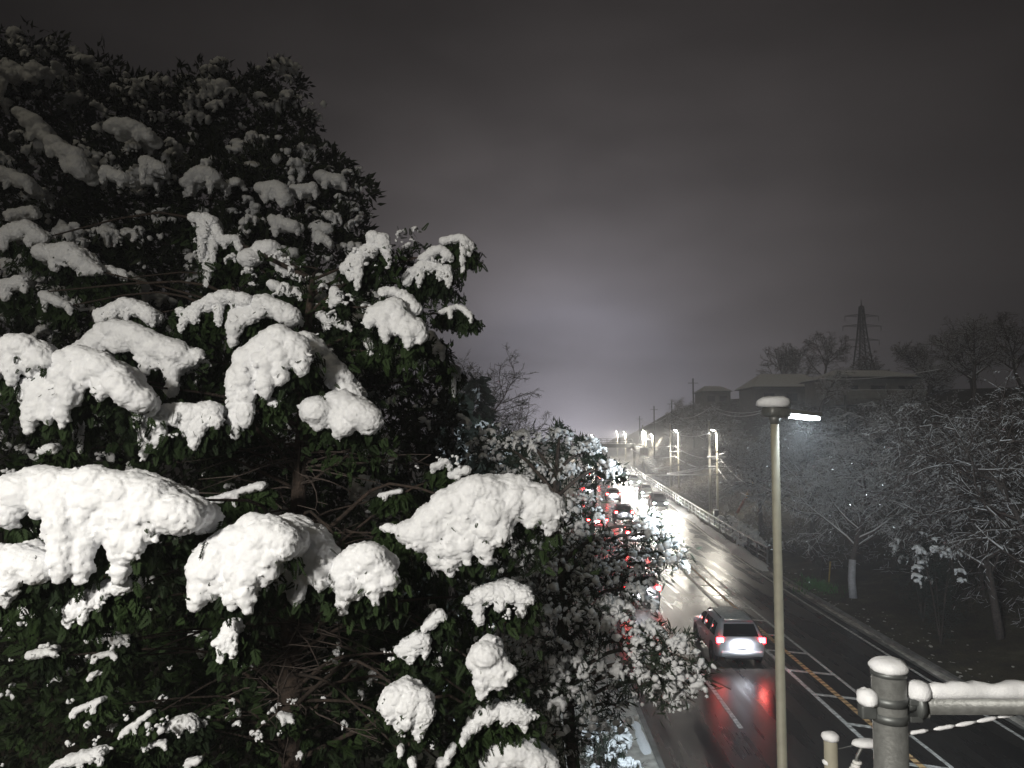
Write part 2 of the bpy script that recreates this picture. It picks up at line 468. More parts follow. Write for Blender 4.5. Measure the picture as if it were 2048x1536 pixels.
for i in range(160): mb.f.append((o + 2 * i + 1, o + 2 * i, o + 2 * i + 2, o + 2 * i + 3))
tag(mb.build('kerb', 'kerb'), kind='structure')
mb = MB(); strip(mb, U_KR + .16, 15.42, -40, 440, 0.11); tag(mb.build('verge', 'ground'), kind='structure')

# ridge of ploughed snow along the kerbs
def snow_ridge(u, y0, y1, w, h, name, step=.35):
    vs = []; fs = []; n = int((y1 - y0) / step); K = 7
    for i in range(n + 1):
        y = y0 + (y1 - y0) * i / n
        a = (0.55 + 0.65 * noise.noise((y * .35, u, 1.7)) + .35 * noise.noise((y * 1.3, u, 4)))
        a = max(0.06, a) * min(1, i / 6, (n - i) / 6)
        for k in range(K):
            t = k / (K - 1) * 2 - 1
            vs.append((u + bend(y) + t * w * (.7 + .5 * a) + .08 * noise.noise((y * .8, k, 2)), y, 0.0 + h * a * (1 - t * t) + .05 * noise.noise((y * 2, k * .8, 9)) * (1 - t * t)))
    for i in range(n):
        for k in range(K - 1):
            fs.append((i * K + k, i * K + k + 1, (i + 1) * K + k + 1, (i + 1) * K + k))
    mb = MB(); mb.add(vs, fs)
    return mb
o = snow_ridge(U_KR - .1, 46, 230, .5, .45, 's').build('snow_bank', 'snow', smooth=True); tag(o, kind='stuff')
o = snow_ridge(U_KL - .32, 11, 120, .26, .2, 's').build('snow_bank', 'snow', smooth=True); tag(o, kind='stuff')
o = snow_ridge(U_KR - .1, 16, 46, .16, .05, 's').build('slush_strip', 'snow_dirty', smooth=True); tag(o, kind='stuff')

# ------------------------------------------------------------------ street lamps
def spot(parent, loc, target, watts, color, angle=150, blend=.6, size=.12):
    d = bpy.data.lights.new('lamp_light', 'SPOT'); d.energy = watts; d.color = color
    d.spot_size = math.radians(angle); d.spot_blend = blend; d.shadow_soft_size = size
    o = bpy.data.objects.new('lamp_light', d); COL.objects.link(o)
    o.parent = parent; o.location = Vector(loc) - root_offset(parent)
    o.rotation_euler = (Vector(target) - Vector(loc)).to_track_quat('-Z', 'Y').to_euler()
    return o

def snow_cap_mesh(mb, c, sx, sy, h, seed, n=16, rings=6):
    """pillow of snow with an overhanging uneven rim"""
    vs = []; fs = []
    prof = [(1.0, 0.0), (1.13, .22), (1.12, .5), (.98, .78), (.7, .95), (.36, 1.02)]
    for j, (r, z) in enumerate(prof):
        for k in range(n):
            t = 2 * math.pi * k / n
            w = 1 + .09 * noise.noise((math.cos(t) * 1.6, math.sin(t) * 1.6 + j * .4, seed)) * 2
            zz = z * h + .12 * h * noise.noise((math.cos(t) * 2, math.sin(t) * 2, seed + j))
            vs.append(Vector(c) + Vector((math.cos(t) * sx * r * w, math.sin(t) * sy * r * w, zz)))
    for j in range(len(prof) - 1):
        for k in range(n):
            fs.append((j * n + k, j * n + (k + 1) % n, (j + 1) * n + (k + 1) % n, (j + 1) * n + k))
    vs.append(Vector(c) + Vector((0, 0, h * 1.04))); t = len(vs) - 1
    for k in range(n): fs.append(((len(prof) - 1) * n + k, (len(prof) - 1) * n + (k + 1) % n, t))
    fs.append(tuple(range(n - 1, -1, -1)))
    mb.add(vs, fs)
    return mb

def street_lamp(base, top_z, dirx, label, lens, watts, color, pole_r=.075, polemat='pole_beige', angle=150, group=None, aim=None, big=False, light=True, tilt=.12, blend=.6, size=.12):
    t = thing('street_lamp', label, 'street lamp', base, group)
    bx, by, bz = base
    mb = MB(); mb.tube([(bx, by, bz), (bx, by, bz + .5), (bx, by, top_z - .02)], [pole_r * 1.35, pole_r * 1.15, pole_r * .8], 14); mb.build('pole', polemat, t, True)
    mb = MB(); mb.box((bx, by, bz + .02), (.36, .36, .04), bevel=.01); mb.build('base_plate', 'steel_dark', t)
    dv = Vector(dirx).normalized(); side = Vector((-dv.y, dv.x, 0))
    rot = Matrix((dv, side, Vector((0, 0, 1)))).transposed() @ Matrix.Rotation(-tilt, 3, 'Y')
    c0 = Vector((bx, by, top_z))
    hd = MB(); hd.box(c0 + rot @ Vector((.02, 0, .05)), (.30, .26, .13), bevel=.05, rot=rot)
    hd.tube([c0 + Vector((0, 0, -.1)), c0 + Vector((0, 0, .02))], [pole_r * .95, pole_r * 1.3], 14)
    head = hd.build('lamp_head', 'galv', t, True)
    arm = MB(); arm.box(c0 + rot @ Vector((.36, 0, .075)), (.50, .24, .055), bevel=.02, rot=rot); arm.build('lamp_arm', 'galv', t, True)
    le = MB(); le.box(c0 + rot @ Vector((.40, 0, .027)), (.38, .20, .045), bevel=.018, rot=rot); le.build('lens', lens, head, True)
    sc = MB(); snow_cap_mesh(sc, c0 + rot @ Vector((-.01, 0, .115)), .19, .16, .13 if big else .10, bx + by); sc.build('snow_cap', 'snow', head, True)
    if light:
        lp = c0 + rot @ Vector((.40, 0, -.04))
        spot(t, lp, lp + (Vector(aim) if aim is not None else Vector((dv.x * .35, dv.y * .35, -1))), watts, color, angle, blend, size)
    return t

LAMP_COOL = (0.82, 0.94, 1.0)
near_top = P(1549, 832, 9.5)
street_lamp((near_top.x, 9.5, 0.13), near_top.z, (1, .25, 0), 'tall beige street lamp with snow cap and lit cool white head', 'lens_cool', 8300, LAMP_COOL, .062, aim=(.42, 1, -.46), angle=150, blend=1.0, big=True, tilt=-.1)
# the next lamp of the same row, behind the viewer, lights the near tree
street_lamp((-5.0, -4.5, terrain_h(-5.0, -4.5)), 11.0, (.35, 1, 0), 'tall beige street lamp at the foot of the near cypress slope', 'lens_warm', 6900, (1.0, 0.955, 0.87), .075, aim=(.75, 1, -1.25), angle=142, blend=1.0, size=.6)
far = [((1433, 862), 75, 'cream street lamp beside the concrete pole with the slanted guy wire'),
       ((1356, 862), 107, 'cream street lamp beside the concrete pole with stacked crossarms'),
       ((1291, 862), 148, 'cream street lamp standing by the far footbridge stair'),
       ((1305, 869), 185, 'cream street lamp beyond the footbridge stair'),
       ((1251, 865), 205, 'cream street lamp rising above the footbridge deck'),
       ((1235, 864), 240, 'small distant cream street lamp above the footbridge deck'),
       ((1186, 871), 215, 'cream street lamp on the left end of the footbridge')]
for (px, d, lab) in far:
    p = P(px[0], px[1], d); w_ = 2600 if d < 90 else (6000 if d < 120 else 12000)
    zb = terrain_h(p.x, d) if abs(p.x - bend(d) - 9) > 6.4 else 0
    street_lamp((p.x, d, max(0, zb)), p.z, (-1, -.15, 0), lab, 'lens_warm', w_, (1.0, .93, .80), .10, group='lit lamps along the road', angle=172, aim=(-.3, -.35, -1))

# ------------------------------------------------------------------ near trees
LEAF_SPRAY_V = []; LEAF_SPRAY_F = []
def _spray():
    """flat cypress spray: a stem with alternate side leaflets"""
    V = []; F = []
    def leaf(p, d, l, w, lift):
        d = d / np.linalg.norm(d); s = np.array([-d[1], d[0], 0.0])
        o = len(V)
        V.extend([p, p + d * l * .5 + s * w + [0, 0, lift], p + d * l, p + d * l * .5 - s * w + [0, 0, lift]])
        F.append([o, o + 1, o + 2, o + 3])
    for i in range(6):
        t = i / 6
        for sgn in (-1, 1):
            leaf(np.array([0, t, -.10 * t * t]), np.array([sgn * (.9 - .4 * t), .75, -.15]), .50 * (1 - .55 * t), .085, .02)
    leaf(np.array([0, .75, -.06]), np.array([0, 1, -.1]), .42, .07, .02)
    return np.array(V, dtype=float), np.array(F)
SPRAY = _spray()
LEAF = (np.array([[0, 0, 0], [.19, .38, .05], [0, 1, -.08], [-.19, .38, .05]]), np.array([[0, 1, 2, 3]]))
SLIM = (np.array([[0, 0, 0], [.085, .45, .03], [0, 1, -.06], [-.085, .45, .03]]), np.array([[0, 1, 2, 3]]))

def catmull(pts, n):
    pts = [Vector(p) for p in pts]
    if len(pts) == 1: return [pts[0].copy() for _ in range(n)]
    out = []
    m = len(pts) - 1
    for i in range(n):
        t = i / (n - 1) * m; k = min(int(t), m - 1); f = t - k
        p0 = pts[max(k - 1, 0)]; p1 = pts[k]; p2 = pts[k + 1]; p3 = pts[min(k + 2, m)]
        out.append(.5 * ((2 * p1) + (p2 - p0) * f + (2 * p0 - 5 * p1 + 4 * p2 - p3) * f * f + (3 * p1 - p0 - 3 * p2 + p3) * f ** 3))
    return out

class TreeBits:
    def __init__(s): s.blobs = []; s.spr_p = []; s.spr_d = []; s.spr_s = []; s.limbs = []

def clump(tb, ridge, tips, R, d, depth_rows=3, fwd=.30):
    """snow-laden drooping bough: ridge and finger tips given as photograph pixels, d metres away"""
    s = d / FPX; r = R * s
    rp = [P(x, y, d + random.uniform(-.03, .05)) for x, y in ridge]
    ln = sum((rp[i + 1] - rp[i]).length for i in range(len(rp) - 1)) if len(rp) > 1 else 0
    n = max(2, int(ln / (r * .45)) + 2)
    spine = catmull(rp, n)
    C = []; A = []
    for row in range(depth_rows):
        for p in spine:
            rr = r * random.uniform(.62, .92) * (1 - .08 * row)
            q = p + Vector((random.gauss(0, .10), random.gauss(0, .1), random.gauss(0, .07))) * r
            q.y += row * r * .8; q.z -= rr * .85 + row * row * r * .07
            C.append(q); A.append(rr)
    # short fingers between the given ones close the sheet of snow
    ends = [(tx, ty, 1.0) for tx, ty in tips]
    st = sorted(tips)
    for (ax_, ay_), (bx_, by_) in zip(st, st[1:]):
        if abs(ax_ - bx_) < 4.0 * R:
            ends.append(((ax_ + bx_) / 2 + random.uniform(-.1, .1) * R, (ay_ + by_) / 2, random.uniform(.35, .60)))
            if R > 24: ends.append(((ax_ * .75 + bx_ * .25), (ay_ * .75 + by_ * .25), random.uniform(.65, .9)))
    for (tx, ty, frac) in ends:
        T0 = P(tx, ty, d)
        b = min(spine, key=lambda q: abs(q.x - T0.x) + .35 * abs(q.z - T0.z) * (q.z < T0.z) + .3 * random.random() * r).copy()
        b.z -= r * .7
        T = P(tx, ty, d - random.uniform(.0, fwd) * max(.2, (b.z - T0.z)))
        L_ = (T - b).length
        m = max(3, int(L_ / (r * .22)))
        ctrl = Vector((b.x + (T.x - b.x) * .85, b.y + (T.y - b.y) * .8, b.z - (b.z - T.z) * .25))
        prev = None
        rt = min(r * .6, max(.02, r * random.uniform(.26, .40)))
        for i in range(m + 1):
            t = i / m * frac
            q = b * (1 - t) ** 2 + ctrl * 2 * t * (1 - t) + T * t * t
            rr = (r * .62 * (1 - t) ** .7 + rt * (1 - (1 - t) ** .7)) * random.uniform(.84, 1.16)
            if i == m: rr *= .7
            C.append(q + Vector((random.gauss(0, .12), random.gauss(0, .10), random.gauss(0, .06))) * rr); A.append(rr)
            for _ in range(4 if t > .3 else 1):      # frayed edge
                e_ = Vector((random.gauss(0, 1), random.gauss(0, .6), random.gauss(-.3, .6))).normalized(); C.append(q + e_ * rr * random.uniform(.85, 1.15)); A.append(max(.011, rr * random.uniform(.13, .27)))
            if prev is not None and t > .2 and frac == 1.0:
                dv = (q - prev)
                for _ in range(4):
                    tb.spr_p.append(q + Vector((random.gauss(0, .8) * rr, random.uniform(.5, 1.6) * rr + .02, -abs(random.gauss(.2, .5)) * rr)))
                    tb.spr_d.append(dv.normalized() + Vector((random.gauss(0, .5), random.gauss(.1, .3), random.gauss(-.6, .3))))
                    tb.spr_s.append(random.uniform(.05, .10) * (.7 + min(.8, r * 3)))
            if random.random() < .30 and t > .1:
                tb.spr_p.append(q + Vector((random.gauss(0, .5) * rr, -rr * .75, random.gauss(-.1, .3) * rr)))
                tb.spr_d.append(Vector((random.gauss(0, .8), -.35, -.8))); tb.spr_s.append(random.uniform(.03, .06))
            prev = q.copy()
    # hanging green sprays behind and below the ridge
    for q in spine:
        for _ in range(26):
            tb.spr_p.append(q + Vector((random.gauss(0, 1.0) * r, random.uniform(.5, 3.0) * r, -random.uniform(1.0, 3.6) * r)))
            tb.spr_d.append(Vector((random.gauss(0, .6), random.gauss(.1, .4), -random.uniform(.3, 1.4))))
            tb.spr_s.append(random.uniform(.06, .13))
    i = snow_blob(C, A, min(.016, max(.009, r * .09)), lump=min(.022, r * .16), grain=min(.034, r * .30))
    tb.blobs.append((i, spine[len(spine) // 2] + Vector((0, r * 1.2, -r * 1.6)), r))

A_CLUMPS = [
 ([(-30, 965), (50, 940), (90, 930), (200, 935), (290, 950), (370, 995)], [(20, 1050), (60, 1010), (120, 1160), (165, 1155), (240, 1158), (200, 1080), (300, 1075), (350, 1045), (270, 1110)], 56, 5.5),
 ([(255, 1150), (200, 1165), (150, 1195)], [(135, 1250), (165, 1245), (195, 1220)], 24, 5.6),
 ([(-40, 1090), (0, 1085), (50, 1090), (75, 1110)], [(10, 1205), (60, 1150), (-20, 1180), (80, 1140)], 44, 5.3),
 ([(430, 1080), (470, 1045), (520, 1030), (560, 1050)], [(393, 1212), (425, 1190), (465, 1215), (495, 1220), (530, 1165), (568, 1115), (392, 1135), (510, 1190)], 54, 5.75),
 ([(570, 1030), (615, 1055), (640, 1100)], [(592, 1207), (560, 1175), (640, 1172), (655, 1130)], 44, 6.2),
 ([(462, 1238), (452, 1268)], [(440, 1322), (465, 1312), (430, 1290)], 21, 5.75),
 ([(685, 1112), (725, 1082), (760, 1108)], [(686, 1222), (715, 1195), (750, 1205), (787, 1172), (664, 1155), (735, 1180)], 42, 6.2),
 ([(845, 1030), (895, 980), (960, 948), (1030, 948), (1090, 985)], [(805, 1060), (870, 1135), (900, 1148), (935, 1125), (972, 1120), (1000, 1085), (940, 1060), (1060, 1050), (1100, 1065), (1112, 1030), (840, 1095)], 48, 7.0),
 ([(810, 1052), (775, 1047)], [(764, 1056), (780, 1065)], 13, 7.0),
 ([(955, 1180), (1000, 1160), (1050, 1175)], [(957, 1247), (930, 1205), (1000, 1220), (1042, 1232), (1063, 1205)], 24, 7.2),
 ([(975, 1278), (988, 1310)], [(962, 1392), (1000, 1372), (942, 1335), (1022, 1345), (985, 1360)], 38, 6.6),
 ([(880, 1220), (856, 1238)], [(848, 1262), (885, 1240)], 17, 6.8),
 ([(845, 1258), (815, 1280)], [(798, 1302), (820, 1322), (850, 1312)], 26, 6.8),
 ([(785, 1372), (815, 1365), (845, 1388)], [(768, 1425), (800, 1462), (838, 1482), (856, 1440), (780, 1445)], 31, 6.3),
 ([(945, 1438), (985, 1405), (1040, 1412)], [(935, 1462), (1010, 1452), (1050, 1462), (1070, 1432)], 22, 6.8),
 ([(985, 1492), (1040, 1480), (1095, 1512)], [(1000, 1545), (1060, 1545), (1105, 1545)], 34, 7.0),
 ([(800, 1490), (802, 1500)], [(800, 1512)], 9, 6.3), ([(823, 1515), (826, 1525)], [(828, 1540)], 11, 6.3),
 ([(906, 1485), (900, 1500)], [(893, 1520)], 11, 6.7), ([(930, 1462), (935, 1470)], [(925, 1490)], 11, 6.7), ([(880, 1520), (895, 1515)], [(880, 1545)], 13, 6.7),
 ([(500, 690), (545, 650), (590, 665)], [(470, 872), (490, 850), (465, 800), (530, 792), (560, 765), (602, 748), (608, 722), (500, 760)], 37, 7.2),
 ([(610, 662), (660, 710), (705, 770)], [(660, 770), (720, 800)], 28, 7.8),
 ([(635, 790), (690, 780), (730, 805)], [(616, 835), (635, 853), (680, 868), (702, 845), (746, 842), (735, 860)], 43, 7.5),
 ([(530, 790), (545, 795)], [(550, 812), (538, 808)], 12, 7.2),
 ([(288, 818), (350, 806), (425, 805)], [(288, 917), (312, 895), (270, 840), (370, 872), (388, 897), (432, 855), (345, 845), (300, 870)], 27, 7.0),
 ([(85, 730), (150, 690), (220, 720), (270, 775)], [(58, 862), (95, 845), (45, 785), (125, 852), (150, 805), (200, 795), (268, 795), (90, 800)], 40, 6.6),
 ([(-20, 690), (40, 668), (85, 695)], [(22, 768), (-10, 760), (60, 745), (85, 730)], 37, 6.5),
 ([(175, 685), (220, 640), (290, 655), (370, 692)], [(290, 745), (312, 735), (345, 790), (352, 742), (398, 708), (230, 700), (180, 710)], 36, 7.6),
 ([(205, 618), (260, 595), (300, 618)], [(196, 645), (305, 650), (250, 640)], 22, 8.0),
 ([(380, 615), (440, 580), (490, 588)], [(362, 662), (388, 645), (437, 648), (355, 620), (470, 620)], 19, 8.0),
 ([(480, 610), (530, 588), (575, 612)], [(464, 692), (478, 665), (500, 645), (468, 640), (560, 640)], 29, 8.0),
 ([(388, 425), (425, 435), (418, 500)], [(413, 572), (442, 485), (402, 520), (425, 540)], 17, 9.0),
 ([(440, 470), (470, 470)], [(478, 500), (450, 495)], 15, 9.0),
 ([(500, 500), (540, 478), (572, 520)], [(592, 556), (497, 530), (565, 552)], 25, 9.0),
 ([(745, 460), (760, 468), (718, 498), (697, 520)], [(686, 545), (715, 578), (778, 525), (700, 560), (765, 500)], 21, 8.5),
 ([(668, 572), (672, 598)], [(662, 615), (680, 602)], 13, 8.5),
 ([(815, 545), (850, 518), (893, 530)], [(838, 572), (897, 572), (880, 560), (815, 570)], 17, 8.8),
 ([(848, 508), (875, 490), (897, 503)], [(842, 518), (902, 522)], 14, 8.8),
 ([(888, 474), (925, 468), (942, 488)], [(938, 512), (925, 545)], 12, 8.8),
 ([(752, 612), (790, 600), (832, 640)], [(738, 652), (770, 682), (792, 665), (815, 692), (840, 682), (742, 632)], 31, 8.0),
 ([(768, 572), (808, 580), (832, 605)], [(765, 590), (838, 620)], 18, 8.2),
 ([(882, 618), (918, 608), (940, 625)], [(900, 637), (942, 645)], 9, 8.8),
 ([(890, 722), (915, 732)], [(908, 792), (918, 760)], 9, 9.5),
 ([(735, 675), (745, 690)], [(740, 712)], 12, 8.5),
 ([(385, 1003), (450, 985), (522, 962)], [(470, 1012), (420, 1015)], 12, 7.6),
 ([(870, 925), (890, 915)], [(865, 945), (900, 940)], 13, 8.4), ([(760, 985), (800, 975)], [(770, 1000)], 9, 8.2), ([(905, 940), (930, 930)], [(915, 960)], 14, 8.4),
 ([(65, 1300), (100, 1293)], [(58, 1315), (112, 1312)], 14, 7.2), ([(215, 1262), (235, 1272)], [(200, 1285), (248, 1285)], 12, 7.0),
 ([(190, 1308), (222, 1300)], [(185, 1325), (230, 1318)], 9, 7.0), ([(182, 1345), (200, 1340)], [(178, 1360)], 8, 7.0),
 ([(345, 1438), (372, 1432), (390, 1445)], [(335, 1462), (385, 1462), (360, 1470)], 15, 7.2), ([(245, 1460), (300, 1420)], [(240, 1475), (270, 1470)], 8, 7.0),
 ([(150, 1415), (200, 1395)], [(145, 1435), (185, 1425)], 9, 7.0), ([(140, 1510), (195, 1495)], [(100, 1540), (160, 1540), (200, 1530)], 16, 6.8),
 ([(375, 1520), (395, 1515)], [(375, 1540)], 10, 7.0), ([(560, 1425), (580, 1430)], [(565, 1450), (585, 1445)], 9, 7.6), ([(240, 1275), (252, 1268)], [(255, 1290)], 8, 7.0),
 ([(285, 1490), (325, 1480)], [(290, 1500), (330, 1498)], 8, 7.1), ([(40, 1210), (70, 1222)], [(45, 1235)], 9, 7.4), ([(70, 1050), (95, 1045)], [(80, 1075)], 12, 6.6),
 ([(85, 893), (105, 885)], [(110, 905), (80, 905)], 14, 6.9), ([(150, 850), (165, 840)], [(150, 880), (160, 905)], 9, 7.2),
]
A_CLUMPS += [
 ([(10, 455), (50, 440), (80, 460)], [(5, 500), (60, 490), (90, 480)], 22, 9.5), ([(90, 490), (140, 485), (180, 520)], [(110, 540), (160, 550), (195, 545), (130, 530)], 26, 9.3),
 ([(0, 560), (40, 550)], [(10, 600), (50, 585)], 20, 9.2), ([(85, 580), (130, 600)], [(90, 622), (140, 628)], 14, 9.2), ([(215, 530), (245, 540)], [(205, 560), (250, 560)], 13, 9.6),
 ([(640, 620), (690, 640)], [(650, 660), (700, 660)], 14, 8.6), ([(545, 560), (590, 575)], [(560, 590), (600, 600)], 14, 8.6), ([(860, 660), (880, 690)], [(870, 710), (885, 720)], 12, 9.0),
]
B_CLUMPS = [
 ([(40, 215), (70, 230), (90, 260)], [(60, 278), (95, 282), (45, 250)], 21, 11.3), ([(225, 240), (260, 235), (290, 255)], [(235, 268), (275, 278), (300, 278)], 21, 11.2), ([(110, 270), (150, 300), (160, 330)], [(100, 312), (165, 352), (130, 342)], 23, 11.0),
 ([(290, 310), (320, 325)], [(285, 367), (300, 347), (325, 347)], 16, 11.2), ([(520, 365), (555, 360), (570, 380)], [(530, 402), (565, 412), (545, 397)], 19, 12.0), ([(590, 370), (625, 365)], [(600, 397), (630, 397)], 14, 12.4), ([(640, 460), (655, 475)], [(635, 487), (660, 492)], 13, 12.2),
 ([(0, 330), (50, 350)], [(10, 375), (60, 385)], 20, 10.8), ([(20, 120), (50, 140)], [(30, 165), (60, 160)], 18, 12.2), ([(370, 355), (400, 330), (430, 345)], [(380, 390), (420, 385)], 18, 11.8), ([(640, 340), (680, 350)], [(650, 375), (690, 380)], 16, 13.0), ([(210, 330), (250, 345)], [(205, 365), (240, 372)], 17, 11.0),
 ([(545, 430), (590, 440)], [(550, 470), (595, 468)], 17, 12.0), ([(20, 420), (60, 410)], [(15, 440), (70, 435)], 15, 10.8),
]
tbB = TreeBits()
for c in B_CLUMPS: clump(tbB, *c)
TREE_A = Vector((P(590, 1400, 8.6).x, 8.6, 0)); TREE_A.z = terrain_h(TREE_A.x, TREE_A.y) - .05
tbA = TreeBits()
for c in A_CLUMPS: clump(tbA, *c)

# generic snow patches for the denser crowns
VAR = []
for k in range(12):
    C = []; A = []
    n = random.randint(5, 9)
    for i in range(n):
        a = random.uniform(0, 2 * math.pi); q = random.uniform(.1, .75)
        C.append((math.cos(a) * q, math.sin(a) * q * .8, -.25 * q * q + random.uniform(-.1, .15))); A.append(random.uniform(.26, .48))
    for i in range(random.randint(2, 4)):
        a = random.uniform(0, 2 * math.pi); q = random.uniform(.5, .9)
        for t in (0, .4, .8, 1.1): C.append((math.cos(a) * (q + t * .12), math.sin(a) * (q + t * .12) * .8, -.3 - t * random.uniform(.4, .8))); A.append(.27 - .11 * t)
    VAR.append(snow_blob(C, A, .075, lump=.26, grain=.12, flat=.75))
BLOBS = finish_blobs()
SNOW_VARS = [BLOBS[i] for i in VAR]

def place_snow(parent, pos, size, yaw=None, tilt=None):
    o = bpy.data.objects.new('snow_clump', random.choice(SNOW_VARS)); COL.objects.link(o)
    o.parent = parent; o.location = Vector(pos) - root_offset(parent)
    o.scale = (size * random.uniform(.8, 1.25), size * random.uniform(.8, 1.2), size * random.uniform(.7, 1.1))
    o.rotation_euler = (random.gauss(0, .3), random.gauss(0, .3), random.uniform(0, 6.28))
    return o

def blob_leaves(blobs, per, tmpl, size, seed, shell=.45, up=.2):
    """leaf tufts through the volume of the given crowns: (centre, (rx,ry,rz))"""
    rg = np.random.default_rng(seed)
    PV = []; PD = []; PS = []
    for (c, rad) in blobs:
        vol = (rad[0] * rad[1] * rad[2]) ** (2 / 3)
        n = max(6, int(per * vol))
        d = rg.normal(size=(n, 3)); d /= np.linalg.norm(d, axis=1, keepdims=True)
        rr = rg.uniform(shell, 1.06, size=(n, 1)) ** .6
        wob = 1 + .22 * np.sin(d[:, :1] * 5 + c[0]) * np.cos(d[:, 2:] * 6 + c[2])
        p = np.array(c)[None] + d * rr * wob * np.array(rad)[None]
        k = 9
        tp = np.repeat(p, k, 0) + rg.normal(size=(n * k, 3)) * size * .35
        td = np.repeat(d, k, 0) * .8 + rg.normal(size=(n * k, 3)) * .75 + np.array([0, 0, up])
        PV.append(tp); PD.append(td); PS.append(rg.uniform(.45, 1.45, size=n * k) * size)
    return np.concatenate(PV), np.concatenate(PD), np.concatenate(PS)

def add_leaves(parent, PV, PD, PS, tmpl, m, name='foliage'):
    v, f = instances(tmpl[0], tmpl[1], PV, frames(PD), PS)
    return np_mesh(name, v, f, m, parent, False)

def pxblobs(lst, squash=.9):
    return [((*P(x, y, d),), (r * d / FPX, r * d / FPX * 1.0, r * d / FPX * squash)) for (x, y, r, d) in lst]

def leaf_snow(parent, blobs, per, sizes, seed, front=-.7, upb=.55):
    """uncountable small pads of snow caught on the leaves"""
    rg = np.random.default_rng(seed); PV = []; PS = []
    for (c, rad) in blobs:
        n = int(per * (rad[0] * rad[1] * rad[2]) ** (2 / 3)) + 2
        k = max(2, n // 4)
        d = rg.normal(size=(k, 3)) + np.array([0, front, upb]); d /= np.linalg.norm(d, axis=1, keepdims=True)
        p = np.array(c) + d * np.array(rad) * rg.uniform(.65, 1.06, size=(k, 1))
        p = np.repeat(p, 4, 0); sz = rg.choice(sizes, size=len(p)) * rg.uniform(.6, 1.3, len(p))
        PV.append(p + rg.normal(size=p.shape) * np.array([1.3, .8, .7]) * sz[:, None]); PS.append(sz)
    PV = np.concatenate(PV); PS = np.concatenate(PS); n = len(PV)
    M = frames(rg.normal(size=(n, 3))); M = M * rg.uniform(.55, 1.3, size=(n, 1, 3))
    v, f = instances(ICO1[0] * np.array([1, 1, .8]), ICO1[1], PV, M, PS)
    v += rg.normal(size=v.shape) * .12 * np.repeat(PS, len(ICO1[0]))[:, None]
    v[:, 2] = v[:, 2]
    return np_mesh('leaf_snow', v, f, 'snow', parent, True, 'stuff')

# -------- the near cypress
treeA = thing('cypress_tree', 'near cypress with slim brown trunk and thick drooping snow on every bough', 'tree', TREE_A)
ax, ay, az = TREE_A
top = P(612, 690, 8.5)
trA = [(ax, ay, az), (ax - .02, ay, az + 2), tuple(P(582, 1300, 8.6)), tuple(P(592, 1100, 8.6)), tuple(P(602, 900, 8.55)), tuple(top), tuple(P(625, 560, 8.6))]
mb = MB(); mb.tube(catmull(trA, 24), list(np.linspace(.17, .03, 24)), 12); mb.build('trunk', 'bark', treeA, True)
def trunk_x(z, path):
    for a, b in zip(path, path[1:]):
        if a[2] <= z <= b[2]:
            t = (z - a[2]) / (b[2] - a[2]); return Vector(a).lerp(Vector(b), t)
    return Vector(path[-1]) if z > path[-1][2] else Vector(path[0])
for (i, anchor, r) in tbA.blobs:
    o = bpy.data.objects.new('snow_clump', BLOBS[i]); COL.objects.link(o); o.parent = treeA; o.location = -Vector(TREE_A)
    st = trunk_x(anchor.z + random.uniform(-1.1, .15) - .12 * abs(anchor.x - ax), trA)
    mid = st.lerp(anchor, random.uniform(.4, .65)) + Vector((random.gauss(0, .12), random.uniform(0, .5), random.uniform(.04, .22) * (anchor - st).length))
    pts = catmull([st, st.lerp(mid, .5) + Vector((0, 0, .05)), mid, anchor], 10)
    r0 = min(.034, .008 + r * .09 + .003 * (anchor - st).length)
    mb = MB(); mb.tube(pts, list(np.linspace(r0, .008, 10)), 6); mb.build('limb', 'bark', treeA, True)
# thin bare twigs in the shaded inside
p0 = []; p1 = []; q0 = []; q1 = []
for k in range(90):
    z = random.uniform(P(0, 1500, 8.5).z, P(0, 850, 8.5).z); s = trunk_x(z, trA); a = random.uniform(-math.pi, math.pi); l = random.uniform(.5, 1.9)
    cur = s.copy(); dr = Vector((math.cos(a), math.sin(a) * .8 - .2, random.uniform(-.1, .35))).normalized()
    for j in range(6):
        nx = cur + dr * l / 6; dr = (dr + Vector((random.gauss(0, .18), random.gauss(0, .18), random.gauss(-.06, .12)))).normalized()
        p0.append(cur[:]); p1.append(nx[:]); q0.append(.014 * (1 - j / 7)); q1.append(.014 * (1 - (j + 1) / 7))
        if random.random() < .5:
            e = nx + Vector((random.gauss(0, .2), random.gauss(0, .2), random.gauss(.02, .1)))
            p0.append(nx[:]); p1.append(e[:]); q0.append(.006); q1.append(.003)
        cur = nx
seg_mesh('twigs', p0, p1, q0, q1, 'twig', treeA, 4, 'stuff')
